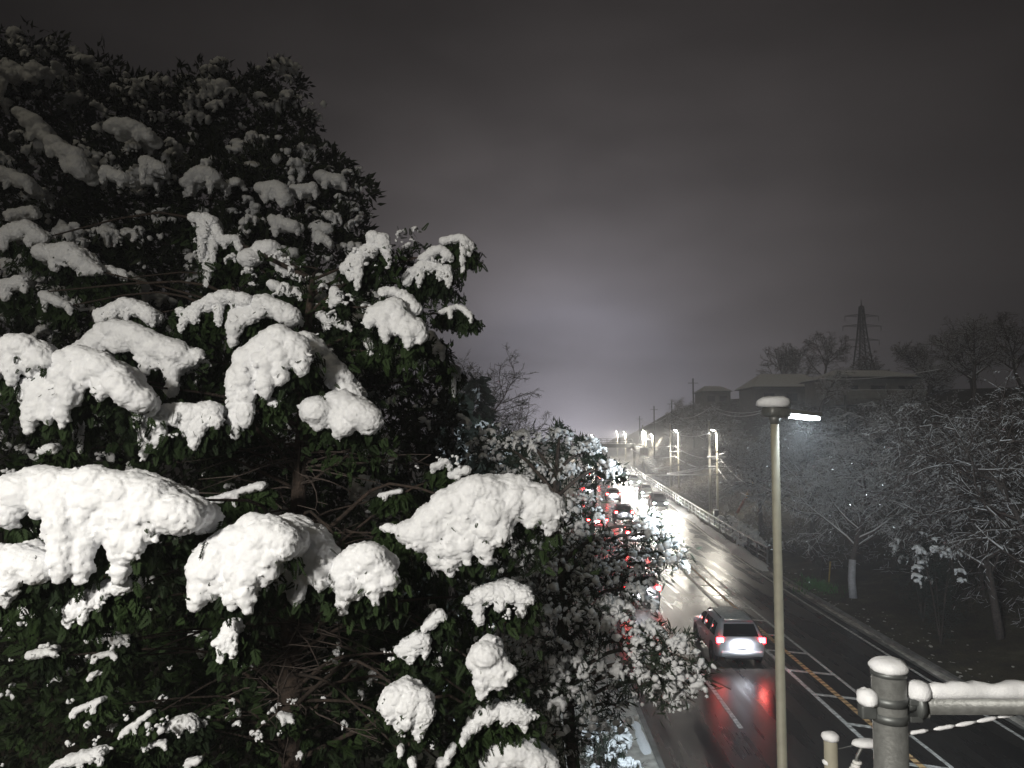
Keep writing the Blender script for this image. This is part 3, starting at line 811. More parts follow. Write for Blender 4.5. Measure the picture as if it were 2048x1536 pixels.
fill = pxblobs([(612, 600, 60, 8.7), (560, 560, 60, 8.9), (640, 670, 60, 8.6), (690, 620, 55, 8.8), (470, 560, 60, 9.1), (640, 780, 90, 9.0), (560, 850, 110, 9.2), (420, 700, 100, 9.2), (300, 760, 110, 9.0), (120, 800, 120, 8.6), (740, 720, 80, 9.4), (760, 540, 70, 9.2), (860, 560, 60, 9.3),
                (780, 720, 80, 9.6), (880, 600, 45, 9.3), (650, 900, 100, 9.4), (760, 860, 90, 9.8), (480, 1000, 100, 9.2), (200, 1000, 120, 8.6), (60, 1000, 110, 8.2), (300, 1110, 120, 8.8),
                (420, 1330, 90, 9.0), (700, 1290, 90, 9.2), (850, 1130, 100, 9.2), (880, 1280, 80, 8.6), (930, 1330, 80, 8.4), (780, 1400, 90, 8.2), (650, 1450, 110, 8.6),
                (480, 1480, 110, 8.2), (280, 1330, 110, 8.4), (110, 1280, 110, 7.8), (120, 1430, 120, 8.0), (300, 1480, 110, 7.8), (1000, 1180, 70, 9.0), (980, 1060, 80, 9.2), (950, 1450, 90, 8.4), (740, 1180, 80, 9.0),
                (820, 480, 30, 9.3), (900, 520, 35, 9.2)])
PV, PD, PS = blob_leaves(fill, 190, SPRAY, .10, 11, shell=.2, up=-.35)
sp = np.array([p[:] for p in tbA.spr_p]); sd = np.array([p[:] for p in tbA.spr_d]); ss = np.array(tbA.spr_s)
print('cypress sprays', len(PV), len(sp))
add_leaves(treeA, PV[::2], PD[::2], PS[::2], SPRAY, 'leaf_cypress')
add_leaves(treeA, sp, sd, ss, SPRAY, 'leaf_cypress', 'bough_foliage')
rg = random.Random(5)
for (c, rad) in fill:                                      # small patches of snow caught inside the crown
    for _ in range(4):
        q = Vector((rg.gauss(0, 1), rg.gauss(-.8, .6), rg.gauss(.6, .7))).normalized()
        place_snow(treeA, Vector(c) + Vector((q.x * rad[0], q.y * rad[1], q.z * rad[2])) * .95, rg.uniform(.035, .085))

leaf_snow(treeA, fill, 45, (.012, .02, .03), 71)
leaf_snow(treeA, pxblobs([(85, 1305, 34, 7.0), (215, 1280, 48, 6.9), (190, 1335, 36, 6.9), (350, 1452, 44, 7.0), (275, 1455, 46, 6.9), (170, 1420, 40, 6.9), (160, 1515, 55, 6.7), (40, 1235, 34, 7.2), (880, 935, 42, 8.3), (940, 965, 34, 8.2), (830, 1470, 40, 6.4), (1010, 1430, 55, 6.9), (800, 1300, 36, 6.8), (1010, 1230, 50, 7.1), (150, 1040, 60, 6.2), (600, 730, 60, 7.7), (420, 500, 45, 9.0), (750, 520, 50, 8.6), (860, 545, 45, 8.8), (330, 860, 60, 7.1), (120, 820, 70, 6.8), (700, 1320, 40, 7.5), (560, 1440, 34, 7.5)], .7), 380, (.010, .016, .026), 74, front=-.5, upb=.5)
# -------- the tall broadleaf evergreen behind it
TREE_B = Vector((-6.4, 14.5, 0)); TREE_B.z = terrain_h(TREE_B.x, TREE_B.y) - .05
treeB = thing('evergreen_tree', 'tall dark broadleaf evergreen towering behind the snowy cypress', 'tree', TREE_B)
B_BL = [(30, 130, 70, 13), (90, 110, 50, 13.5), (60, 220, 110, 13), (190, 160, 65, 14), (230, 250, 110, 14), (300, 210, 60, 14), (350, 250, 110, 14.2), (430, 190, 70, 14.4), (480, 250, 110, 14.2), (555, 170, 55, 14.6), (570, 260, 75, 14.4),
        (640, 350, 75, 14), (690, 380, 55, 13.8), (560, 380, 120, 13.6), (420, 400, 140, 13.2), (260, 400, 140, 12.8), (110, 380, 130, 12.4), (20, 420, 110, 12), (690, 450, 60, 13.8), (640, 500, 100, 13.4), (500, 520, 120, 12.8), (330, 540, 130, 12.4),
        (160, 540, 120, 12), (40, 580, 110, 11.6), (620, 640, 110, 13), (700, 600, 70, 13), (480, 700, 140, 12.4), (250, 720, 150, 12), (60, 750, 140, 11.6), (720, 740, 110, 12.8), (820, 740, 75, 13), (600, 860, 150, 12.4), (350, 900, 160, 12), (130, 950, 160, 11.6),
        (770, 860, 110, 12.8), (870, 840, 60, 13), (700, 1010, 140, 12.2), (450, 1120, 160, 11.8), (200, 1150, 170, 11.4), (850, 960, 90, 12.8), (880, 1090, 120, 12), (650, 1250, 160, 11.6), (350, 1330, 180, 11.2), (100, 1400, 170, 11), (880, 1300, 130, 11.6), (700, 1480, 150, 11.2), (450, 1520, 160, 11), (960, 1450, 120, 11.4)]
bb = pxblobs(B_BL)
for (i, anchor, r) in tbB.blobs:
    o = bpy.data.objects.new('snow_clump', BLOBS[i]); COL.objects.link(o); o.parent = treeB; o.location = -Vector(TREE_B)
mb = MB(); mb.tube(catmull([TREE_B, TREE_B + Vector((.1, 0, 4)), TREE_B + Vector((.3, .2, 8)), P(360, 330, 14)], 16), list(np.linspace(.34, .06, 16)), 12); mb.build('trunk', 'bark_grey', treeB, True)
for (c, rad) in bb[::2]:
    st = TREE_B + Vector((.2, .1, max(1.5, (c[2] - TREE_B.z) * .62)))
    e = Vector(c); mid = st.lerp(e, .5) + Vector((0, 0, .3))
    mb = MB(); mb.tube(catmull([st, mid, e], 8), list(np.linspace(.09, .02, 8)), 6); mb.build('limb', 'bark_grey', treeB, True)
PV, PD, PS = blob_leaves(bb, 250, LEAF, .15, 21, shell=.25, up=.25)
print('broad leaves', len(PV))
add_leaves(treeB, PV, PD, PS, LEAF, 'leaf_broad')
rg = random.Random(9); cnt = 0
for (c, rad), (x, y, r, d) in zip(bb, B_BL):
    n = int(8.5 * (r / 110) ** 1.2) + 1 if y < 800 else 2
    for _ in range(n):
        q = Vector((rg.gauss(0, 1), rg.gauss(-1.0, .5), rg.gauss(.45, .7))).normalized()
        if cnt < 270:
            place_snow(treeB, Vector(c) + Vector((q.x * rad[0], q.y * rad[1], q.z * rad[2])) * rg.uniform(.9, 1.05), rg.choice((.10, .13, .17, .22, .28)) * rg.uniform(.8, 1.25)); cnt += 1

leaf_snow(treeB, bb[:36], 42, (.03, .05, .075), 72)
# -------- the evergreen leaning over the kerb
TREE_C = Vector((1.0, 11.4, 0)); TREE_C.z = terrain_h(TREE_C.x, TREE_C.y) - .02
treeC = thing('kerbside_evergreen', 'slender leaved evergreen dusted with snow leaning out over the kerb', 'tree', TREE_C)
C_BL = [(985, 900, 55, 13), (1030, 975, 55, 12.4), (1010, 1120, 55, 11.6), (1120, 950, 40, 12.2), (1180, 1150, 45, 10.8), (1330, 1345, 40, 9.7), (1050, 890, 38, 12.6), (1075, 960, 45, 12.4), (1120, 872, 24, 12.6), (1170, 905, 34, 12.2), (1222, 938, 20, 12), (1060, 1040, 70, 12), (1165, 1020, 42, 11.6), (1140, 1085, 60, 11.4), (1285, 1052, 30, 11.2), (1310, 1070, 34, 11),
        (1210, 1105, 45, 11), (1345, 1110, 34, 10.6), (1290, 1130, 45, 10.8), (1100, 1150, 75, 11), (1210, 1170, 60, 10.6), (1270, 1180, 34, 10.5), (1120, 1250, 85, 10.4), (1220, 1250, 60, 10.2), (1290, 1290, 52, 10), (1350, 1310, 50, 9.8), (1395, 1350, 32, 9.7),
        (1340, 1380, 42, 9.9), (1270, 1360, 52, 10.1), (1160, 1350, 60, 10.3), (1080, 1360, 70, 10.3), (1230, 1410, 38, 10.4), (1100, 1460, 70, 10.4), (1010, 1330, 60, 10.2), (1170, 1450, 40, 10.6)]
cb = pxblobs(C_BL)
trC = [TREE_C, TREE_C + Vector((-.05, 0, 1.5)), P(1130, 1350, 10.6), P(1125, 1150, 10.9), P(1110, 980, 11.8), P(1118, 890, 12.4)]
mb = MB(); mb.tube(catmull(trC, 16), list(np.linspace(.13, .02, 16)), 10); mb.build('trunk', 'bark_grey', treeC, True)
for (c, rad) in cb:
    e = Vector(c); st = trunk_x(e.z - .35 - .2 * abs(e.x - TREE_C.x), [tuple(p) for p in trC]); mid = st.lerp(e, .55) + Vector((0, 0, .14 * (e - st).length))
    tip = e + (e - mid) * .5 - Vector((0, 0, .1))
    mb = MB(); mb.tube(catmull([st, mid, e, tip], 9), list(np.linspace(.035, .006, 9)), 6); mb.build('limb', 'bark_grey', treeC, True)
PV, PD, PS = blob_leaves(cb, 420, SLIM, .12, 31, shell=.15, up=-.1)
print('slim leaves', len(PV))
add_leaves(treeC, PV, PD, PS, SLIM, 'leaf_slim')
rg = random.Random(19); cnt = 0
for (c, rad), (x, y, r, d) in zip(cb, C_BL):
    n = int(3 + 7 * r / 50)
    for _ in range(n):
        q = Vector((rg.gauss(0, 1), rg.gauss(-.5, .8), rg.gauss(.5, .8))).normalized()
        if cnt < 285:
            place_snow(treeC, Vector(c) + Vector((q.x * rad[0], q.y * rad[1], q.z * rad[2])) * rg.uniform(.75, 1.08), rg.choice((.04, .05, .065, .085, .12)) * rg.uniform(.8, 1.25)); cnt += 1

leaf_snow(treeC, cb, 620, (.018, .03, .048), 73, front=-.5, upb=.5)

# ------------------------------------------------------------------ bare and distant trees
def bare_tree(name, label, base, height, spread, seed, group=None, trunk_r=.16, levels=4, kids=7, fork=.35, snow=.8, droop=0.0, twig_r=.008, wrap=None, lean=(0, 0), snow_mat='snow_far', sub=(8, 7, 6, 4)):
    rg = random.Random(seed)
    t = thing(name, label, 'tree', base, group)
    base = Vector(base)
    S0 = []; S1 = []; R0 = []; R1 = []
    def branch(p, d, length, r, lv):
        n = (7, 6, 5, 4, 3)[min(lv, 4)]
        pts = [p.copy()]; cur = p.copy(); dirs = [d]
        for i in range(n):
            lift = (.10 if lv == 1 else .0) - droop * .14 * max(0, lv - 1)
            d = (d + Vector((rg.gauss(0, .11 + .05 * lv), rg.gauss(0, .11 + .05 * lv), rg.gauss(lift, .08 + .03 * lv)))).normalized()
            cur = cur + d * length / n; pts.append(cur.copy()); dirs.append(d)
        for i in range(n):
            if lv > 0:
                S0.append(pts[i][:]); S1.append(pts[i + 1][:]); R0.append(max(twig_r * .5, r * (1 - .8 * i / n))); R1.append(max(twig_r * .4, r * (1 - .8 * (i + 1) / n)))
        if lv < levels:
            m = sub[lv]
            for k in range(m):
                f = (.34 + .64 * (k + rg.random()) / m) if lv == 0 else (.18 + .80 * (k + rg.random()) / m)
                x = f * n; i = min(int(x), n - 1); q = pts[i].lerp(pts[i + 1], x - i); dd = dirs[i + 1]
                a = (k * 2.4 + rg.uniform(-.6, .6)) if lv == 0 else rg.uniform(0, 6.283)
                ref = Vector((math.cos(a), math.sin(a), 0)); ref = (ref - dd * ref.dot(dd)).normalized()
                ang = rg.uniform(.55, 1.15) * spread
                nd = (dd * math.cos(ang) + ref * math.sin(ang)).normalized()
                ll = length * ((.85 - .35 * f) if lv == 0 else (.62 - .30 * f)) * rg.uniform(.75, 1.2)
                branch(q, nd, ll, r * (.55 - .2 * f), lv + 1)
        return pts
    tp = branch(base, Vector((lean[0], lean[1], 1)).normalized(), height * .72, trunk_r, 0)
    mb = MB(); mb.tube(tp, list(np.linspace(trunk_r, trunk_r * .22, len(tp))), 10); mb.build('trunk', 'bark_grey', t, True)
    if wrap:
        mb = MB(); a = tp[0]; e = a + (tp[1] - a) * min(1, wrap / (tp[1] - a).length) if (tp[1] - a).length > wrap else tp[2]
        mb.tube([a + Vector((0, 0, .05)), tp[1] if (tp[1] - a).length < wrap else a.lerp(e, .5), e], [trunk_r * 1.14, trunk_r * 1.06, trunk_r * 1.0], 12); mb.build('trunk_wrap', 'trunk_wrap', t, True)
    s0, s1, r0, r1 = np.array(S0), np.array(S1), np.array(R0), np.array(R1)
    seg_mesh('crown', s0, s1, r0, r1, 'twig', t, 3)
    dirs = s1 - s0; ln = np.linalg.norm(dirs, axis=1) + 1e-6
    ok = (np.abs(dirs[:, 2]) / ln < .85) & (RNG.random(len(ln)) < snow)
    if ok.sum() > 3:
        up = np.array([0, 0, 1.0])
        rr0 = np.maximum(r0[ok] * .75, twig_r * .9); rr1 = np.maximum(r1[ok] * .75, twig_r * .7)
        seg_mesh('branch_snow', s0[ok] + up * (r0[ok] * .7 + twig_r * .4)[:, None], s1[ok] + up * (r1[ok] * .7 + twig_r * .4)[:, None], rr0, rr1, snow_mat, t, 3)
    return t

def gz(x, y): return terrain_h(x, y) - .05
def at(px, d): 
    p = P(px, 862, d); return (p.x, d, gz(p.x, d))

b = at(1697, 38)
bare_tree('roadside_tree', 'bare snow dusted roadside tree with pale wrapped trunk, lit by the near lamp', (b[0], 38, b[2]), 9.4, 1.05, 3, trunk_r=.17, droop=.5, twig_r=.011, wrap=2.1, snow=.97, sub=(15, 9, 8, 6))
specs = [  # px, d, height, seed, droop, label
 (1985, 30, 9.5, 11, .8, 'large bare tree with long snowy boughs sweeping down to the road verge'),
 (1900, 40, 8.0, 12, .5, 'bare snowy tree on the bank behind the sweeping boughs'),
 (2120, 26, 10.5, 13, .8, 'tall bare tree at the bank edge with slanting snowy boughs'),
 (1800, 50, 6.0, 14, .4, 'bare snowy tree below the house with the long balcony'),
 (1620, 48, 9.0, 15, .5, 'pale frosted bare tree under the lamp beam, behind the wrapped trunk'),
 (1520, 60, 8.5, 16, .4, 'bare tree on the bank beside the slanted guy wire'),
 (1475, 85, 8.0, 17, .3, 'dim bare tree on the bank above the concrete poles'),
 (1950, 55, 6.5, 18, .3, 'dark bare tree at the side of the hilltop house'),
 (1410, 115, 8.5, 19, .2, 'hazy bare tree on the bank behind the far concrete pole'),
 (1700, 60, 4.5, 20, .3, 'low bare tree on the slope in front of the hilltop house'),
 (1560, 72, 6.0, 21, .2, 'bare tree on the slope below the low hilltop house'),
 (1350, 150, 9.5, 22, .2, 'hazy bare tree on the far bank above the footbridge stair'),
 (1850, 62, 4.5, 23, .2, 'bare tree crowding the corner of the balcony house'),
 (1640, 78, 5.5, 24, .2, 'twiggy tree on the slope between the two hilltop houses'),
]
for (px, d, h, sd_, dr, lab) in specs:
    bare_tree('bare_tree', lab, at(px, d), h, 1.0, sd_, group='bare trees on the right bank', trunk_r=.14 + d * .0012, droop=dr, twig_r=.0045 + d * .00017, snow=.95 if px < 1700 else .38, sub=(11, 9, 7, 5) if d < 65 else (9, 7, 6, 4))
hill = [(1560, 112, 9.0, 31, 'rounded leafless tree behind the small hilltop roof'), (1640, 115, 10.5, 32, 'broad leafless crown standing behind the low hilltop roof'), (1750, 118, 6.5, 33, 'leafless tree in front of the steel pylon'),
        (1850, 105, 8.0, 34, 'leafless tree behind the chimney end of the hilltop house'), (1950, 98, 9.5, 35, 'tall leafless tree at the highest point of the hill'), (2050, 92, 10.0, 36, 'leafless tree on the hill shoulder beyond the house'), (1600, 125, 9.5, 37, 'leafless tree filling the gap behind the low hilltop house')]
for (px, d, h, sd_, lab) in hill:
    bare_tree('hilltop_tree', lab, at(px, d), h, .95, sd_, group='trees on the hilltop', trunk_r=.28, twig_r=.035, snow=.2, sub=(10, 8, 6, 4))
bare_tree('bare_tree', 'hazy leafless tree rising behind the kerbside evergreens', at(900, 46), 12.0, .9, 43, trunk_r=.2, twig_r=.02, snow=.3, sub=(13, 10, 8, 5))

def conifer(name, label, base, h, r, seed, group=None, leafmat='leaf_far', snow=60, size=.35, per=1.0):
    rg = random.Random(seed); t = thing(name, label, 'tree', base, group); b = Vector(base)
    mb = MB(); mb.tube([b, b + Vector((0, 0, h * .5)), b + Vector((0, 0, h * .97))], [.16, .1, .02], 8); mb.build('trunk', 'bark', t, True)
    PV = []; PD = []
    for k in range(int(900 * per)):
        f = rg.random() ** .7; z = h * (.12 + .86 * f); rad = r * (1 - f) ** .75 * rg.uniform(.3, 1.08) + .08; a = rg.uniform(0, 6.283)
        PV.append((b.x + math.cos(a) * rad, b.y + math.sin(a) * rad, b.z + z - rad * .35)); PD.append((math.cos(a), math.sin(a), -.35 + rg.gauss(0, .25)))
    PS = RNG.uniform(.6, 1.25, len(PV)) * size
    add_leaves(t, np.array(PV), np.array(PD), PS, SPRAY, leafmat)
    for k in range(snow):
        p = PV[rg.randrange(len(PV))]; place_snow(t, Vector(p) + Vector((0, 0, .06)), size * rg.uniform(.2, .55))
    return t
conifer('conifer_tree', 'dark pointed conifer in front of the hazy leafless tree', (at(955, 30)[0], 30, gz(at(955, 30)[0], 30)), P(955, 745, 30).z - gz(at(955, 30)[0], 30), 1.5, 51, size=.42, snow=35)
conifer('conifer_tree', 'snow mottled conifer between the cypress and the kerbside evergreen', (at(905, 19)[0], 19, gz(at(905, 19)[0], 19)), P(905, 770, 19).z - gz(at(905, 19)[0], 19), 1.5, 52, size=.36, snow=70)

def evergreen(name, label, base, blobs, seed, group=None, m='leaf_slim', per=170, size=.16, snow=30, ss=(.06, .09, .13)):
    t = thing(name, label, 'tree', base, group); b = Vector(base); rg = random.Random(seed)
    tops = [Vector(c) for c, _ in blobs]; cen = sum(tops, Vector((0, 0, 0))) / len(tops)
    mb = MB(); mb.tube(catmull([b, b.lerp(cen, .5), cen], 8), list(np.linspace(.14, .04, 8)), 8); mb.build('trunk', 'bark_grey', t, True)
    PV, PD, PS = blob_leaves(blobs, per, LEAF, size, seed, shell=.2)
    add_leaves(t, PV, PD, PS, LEAF, m)
    for k in range(snow):
        (c, rad) = rg.choice(blobs); q = Vector((rg.gauss(0, 1), rg.gauss(-.6, .7), rg.gauss(.6, .7))).normalized()
        place_snow(t, Vector(c) + Vector((q.x * rad[0], q.y * rad[1], q.z * rad[2])), rg.choice(ss) * rg.uniform(.8, 1.3))
    return t
def eg(px, d): p = at(px, d); return (p[0], d, gz(p[0], d))
evergreen('roadside_evergreen', 'snowy evergreen whose crown meets the glow beside the conifers', eg(985, 22), pxblobs([(955, 870, 40, 22), (1000, 890, 34, 22), (1030, 930, 45, 22), (960, 960, 60, 22)]), 61, group='snowy evergreens along the left kerb', snow=45)
evergreen('roadside_evergreen', 'small evergreen with a tuft crown against the far headlights', eg(1110, 24), pxblobs([(1118, 862, 14, 24), (1105, 880, 14, 24), (1135, 872, 12, 24), (1120, 905, 20, 24), (1085, 960, 34, 24)]), 62, group='snowy evergreens along the left kerb', per=320, size=.14, snow=14, ss=(.05, .08))
evergreen('roadside_evergreen', 'rounded evergreen hiding the left end of the footbridge', eg(1165, 30), pxblobs([(1165, 895, 24, 30), (1185, 915, 22, 30), (1210, 935, 22, 30), (1235, 955, 18, 30), (1175, 960, 20, 30)]), 63, group='snowy evergreens along the left kerb', per=200, size=.18, snow=24)

# shrubs
def shrub(label, base, r, h, seed, m='leaf_slim', snow=8, name='shrub', group=None, big=1.0):
    rg = random.Random(seed); t = thing(name, label, 'shrub', base, group); b = Vector(base)
    mb = MB()
    for k in range(5):
        a = rg.uniform(0, 6.28); mb.tube([b, b + Vector((math.cos(a) * r * .3, math.sin(a) * r * .3, h * .5)), b + Vector((math.cos(a) * r * .7, math.sin(a) * r * .7, h * .9))], [.02, .014, .005], 5)
    mb.build('stems', 'twig', t)
    PV, PD, PS = blob_leaves([((b.x, b.y, b.z + h * .55), (r, r, h * .5))], 300, SLIM, .12, seed, shell=.2, up=.3)
    add_leaves(t, PV, PD, PS, SLIM, m)
    for k in range(snow):
        q = Vector((rg.gauss(0, 1), rg.gauss(0, 1), abs(rg.gauss(.7, .5)))).normalized()
        place_snow(t, b + Vector((q.x * r, q.y * r, h * .55 + q.z * h * .5)), rg.uniform(.10, .22) * big)
    return t
LOW = ['low snow dusted shrub at the foot of the kerbside evergreen', 'second low shrub along the kerb from the evergreen trunk', 'third low shrub along the kerb from the evergreen trunk', 'fourth low shrub along the kerb, beside the snow bank', 'fifth low shrub along the kerb from the evergreen trunk', 'sixth low shrub along the kerb from the evergreen trunk', 'last low shrub of the kerb row, farthest from the evergreen trunk']
for k in range(7):
    yy = 12.6 + k * 1.15
    shrub(LOW[k], (2.15 + .25 * math.sin(k * 2.1), yy, .12), .55, .95, 70 + k, snow=12, group='low shrubs along the left kerb')
HEDGE = ['fourth snow buried hedge bush counted from the near railing end', 'snow buried hedge bush between two others, third from the near railing end', 'second snow buried hedge bush from the near railing end', 'snow buried hedge bush nearly at the near railing end', 'first snow buried hedge bush, right at the near railing end', 'snow buried hedge bush closest to the dark control box']
for k, (px, py, d) in enumerate([(1460, 1060, 62), (1478, 1068, 60), (1495, 1080, 57), (1512, 1092, 54), (1525, 1102, 52), (1440, 1045, 66)]):
    x = 15.9 + bend(d) + .4 * math.sin(k * 1.7)
    shrub(HEDGE[k], (x, d, gz(x, d)), .8, .9, 90 + k, snow=22, group='hedge bushes behind the railing', big=1.9)
for k, (px, py, d, r, h) in enumerate([(1840, 1070, 33, 1.1, 2.3), (1875, 1110, 30, .8, 1.3), (1960, 1010, 34, 1.2, 2.4)]):
    p = P(px, py, d)
    shrub(('arching snow capped shrub on the slope beside the wrapped trunk', 'low snow curled shrub below the arching one', 'leafy snow streaked shrub high on the dark slope')[k], (p.x, d, gz(p.x, d)), r, p.z - gz(p.x, d) + h * .4, 110 + k, m='leaf_far', snow=16, big=1.2)

# tangled leafless undergrowth on the bank
p0 = []; p1 = []; q0 = []; q1 = []
rgu = random.Random(77)
for k in range(4200):
    yy = 26 + 150 * rgu.random() ** 1.6; uu = 17.2 + 13 * rgu.random()
    if yy < 44 and uu < 19.5: continue
    x = uu + bend(yy); c = Vector((x, yy, gz(x, yy))); l = rgu.uniform(.5, 1.9); dr = Vector((rgu.gauss(-.2, .5), rgu.gauss(0, .5), 1)).normalized(); rr = .008 + yy * .00012
    for j in range(4):
        e = c + dr * l / 4; dr = (dr + Vector((rgu.gauss(0, .3), rgu.gauss(0, .3), rgu.gauss(-.25, .25)))).normalized()
        p0.append(c[:]); p1.append(e[:]); q0.append(rr * (1 - j * .2)); q1.append(rr * (.8 - j * .2))
        for _ in range(2):
            g = e + Vector((rgu.gauss(0, .25), rgu.gauss(0, .25), rgu.gauss(.05, .15)))
            p0.append(e[:]); p1.append(g[:]); q0.append(rr * .6); q1.append(rr * .35)
        c = e
un = seg_mesh('undergrowth', p0, p1, q0, q1, 'twig', None, 3); tag(un, 'tangled leafless undergrowth covering the dark bank', 'undergrowth', kind='stuff')
a0, a1 = np.array(p0), np.array(p1); pick = RNG.random(len(a0)) < .22; up = np.array([0, 0, .012])
un = seg_mesh('undergrowth_snow', a0[pick] + up, a1[pick] + up, np.array(q0)[pick], np.array(q1)[pick], 'snow_far', None, 3); tag(un, 'thin snow lying on the undergrowth of the bank', 'snow', kind='stuff')

# grass patch and yellow stakes on the verge
gp = P(1625, 1160, 41); gx, gy = gp.x, 41.0
n = 900; a = RNG.normal(size=(n, 2)) * np.array([.45, 1.0])
gpv = np.stack([gx + a[:, 0], gy + a[:, 1], np.zeros(n)], 1); gpv[:, 2] = [gz(x, y) + .04 for x, y in gpv[:, :2]]
v, f = instances(SLIM[0], SLIM[1], gpv, frames(RNG.normal(size=(n, 3)) * .35 + np.array([0, 0, 1.])), RNG.uniform(.15, .38, n))
o = np_mesh('grass_patch', v, f, 'grass', None); tag(o, 'patch of green grass on the verge by the yellow stake', 'grass', kind='stuff')
for k, (px, py, d) in enumerate([(1657, 1158, 41.5), (1643, 1150, 43)]):
    x = P(px, py, d).x; z = gz(x, d)
    t = thing('marker_stake', ('yellow marker stake leaning beside the green grass patch', 'dull brown stake standing just beyond the yellow one')[k], 'stake', (x, d, z))
    mb = MB(); mb.tube([(x, d, z), (x + .12, d, z + (1.25, 1.0)[k])], .045, 8); mb.build('shaft', ('stake_yellow', 'bark')[k], t, True)
    mb = MB(); mb.tube([(x + .11, d, z + (1.2, .95)[k]), (x + .125, d, z + (1.29, 1.04)[k])], [.055, .05], 8); mb.build('cap', ('stake_yellow', 'bark')[k], t, True)
n = 420
yy = 14 + 70 * RNG.random(n) ** 1.3; uu = np.where(RNG.random(n) < .6, RNG.normal(15.2, .35, n), RNG.uniform(14.7, 18.5, n)); uu = np.clip(uu, 14.75, 19)
pp = np.array([(u + bend(y), y, terrain_h(u + bend(y), y) if u > 15.42 else .11) for u, y in zip(uu, yy)])
M = frames(RNG.normal(size=(n, 3)) * .2 + np.array([0, 1., 0]), np.tile(np.array([[1., 0, 0]]), (n, 1))) * RNG.uniform(.5, 1.6, size=(n, 1, 3))
v, f = instances(ICO1[0] * np.array([.35, 1.3, 1.0]), ICO1[1], pp, M, RNG.uniform(.015, .06, n))
o = np_mesh('snow_scraps', v, f, 'snow_dirty', None, True); tag(o, 'thin scraps of old snow along the verge', 'snow', kind='stuff')

# ------------------------------------------------------------------ cars
ST = [(-2.14, .78, .44, .62, .88, .92, .72), (-2.08, .86, .34, .65, .97, 1.03, .77), (-1.72, .885, .24, .65, 1.0, 1.53, .61), (-1.3, .89, .22, .65, 1.0, 1.60, .635), (-.2, .89, .22, .65, .99, 1.61, .645),
      (.45, .89, .22, .65, .98, 1.52, .62), (1.15, .88, .22, .65, .96, 1.02, .72), (1.9, .85, .25, .62, .86, .90, .66), (2.15, .76, .36, .55, .72, .75, .58)]
def ring(s):
    y, w, u, m, b, t, wt = s
    h = [(0, u), (w * .88, u), (w * .985, u + .07), (w, m), (w * .985, b), (wt + (w - wt) * .10 if t - b > .2 else w * .93, t - (.06 if t - b > .2 else .015)), (wt * .88, t), (wt * .4, t + .02), (0, t + .025)]
    return [(x, y, z) for x, z in h] + [(-x, y, z) for x, z in h[-2:0:-1]]
RINGS = [ring(s) for s in ST]
def car_body():
    bm = bmesh.new(); rows = [[bm.verts.new(p) for p in r] for r in RINGS]; n = len(rows[0])
    for i in range(len(rows) - 1):
        for k in range(n): bm.faces.new((rows[i][k], rows[i][(k + 1) % n], rows[i + 1][(k + 1) % n], rows[i + 1][k]))
    bm.faces.new(rows[0][::-1]); bm.faces.new(rows[-1])
    bmesh.ops.recalc_face_normals(bm, faces=bm.faces)
    cl = bm.edges.layers.float.new('crease_edge')
    for r in (rows[0], rows[-1]):
        for k in range(n):
            e = bm.edges.get((r[k], r[(k + 1) % n])); e[cl] = .55
    me = bpy.data.meshes.new('body'); bm.to_mesh(me); bm.free()
    o = bpy.data.objects.new('tmp', me); COL.objects.link(o)
    md = o.modifiers.new('s', 'SUBSURF'); md.levels = 2; md.render_levels = 2
    dg = bpy.context.evaluated_depsgraph_get(); r = bpy.data.meshes.new_from_object(o.evaluated_get(dg))
    bpy.data.objects.remove(o); r.polygons.foreach_set('use_smooth', [True] * len(r.polygons)); return r
BODY = car_body()
def lerp3(a, b, t): return tuple(a[i] + (b[i] - a[i]) * t for i in range(3))
def panel(mb, a, b, c, d, off):
    """slightly bowed pane through four corners, pushed out by off"""
    a, b, c, d = (Vector(p) for p in (a, b, c, d)); n = (b - a).cross(d - a).normalized() * off
    K = 6; vs = []; fs = []
    for i in range(K + 1):
        for j in range(K + 1):
            u, v = i / K, j / K
            p = a.lerp(b, u).lerp(d.lerp(c, u), v); bow = (1 - (2 * u - 1) ** 2) * .5 + (1 - (2 * v - 1) ** 2) * .5
            vs.append(p + n + n.normalized() * bow * .02)
    for i in range(K):
        for j in range(K): fs.append((i * (K + 1) + j, (i + 1) * (K + 1) + j, (i + 1) * (K + 1) + j + 1, i * (K + 1) + j + 1))
    mb.add(vs, fs)

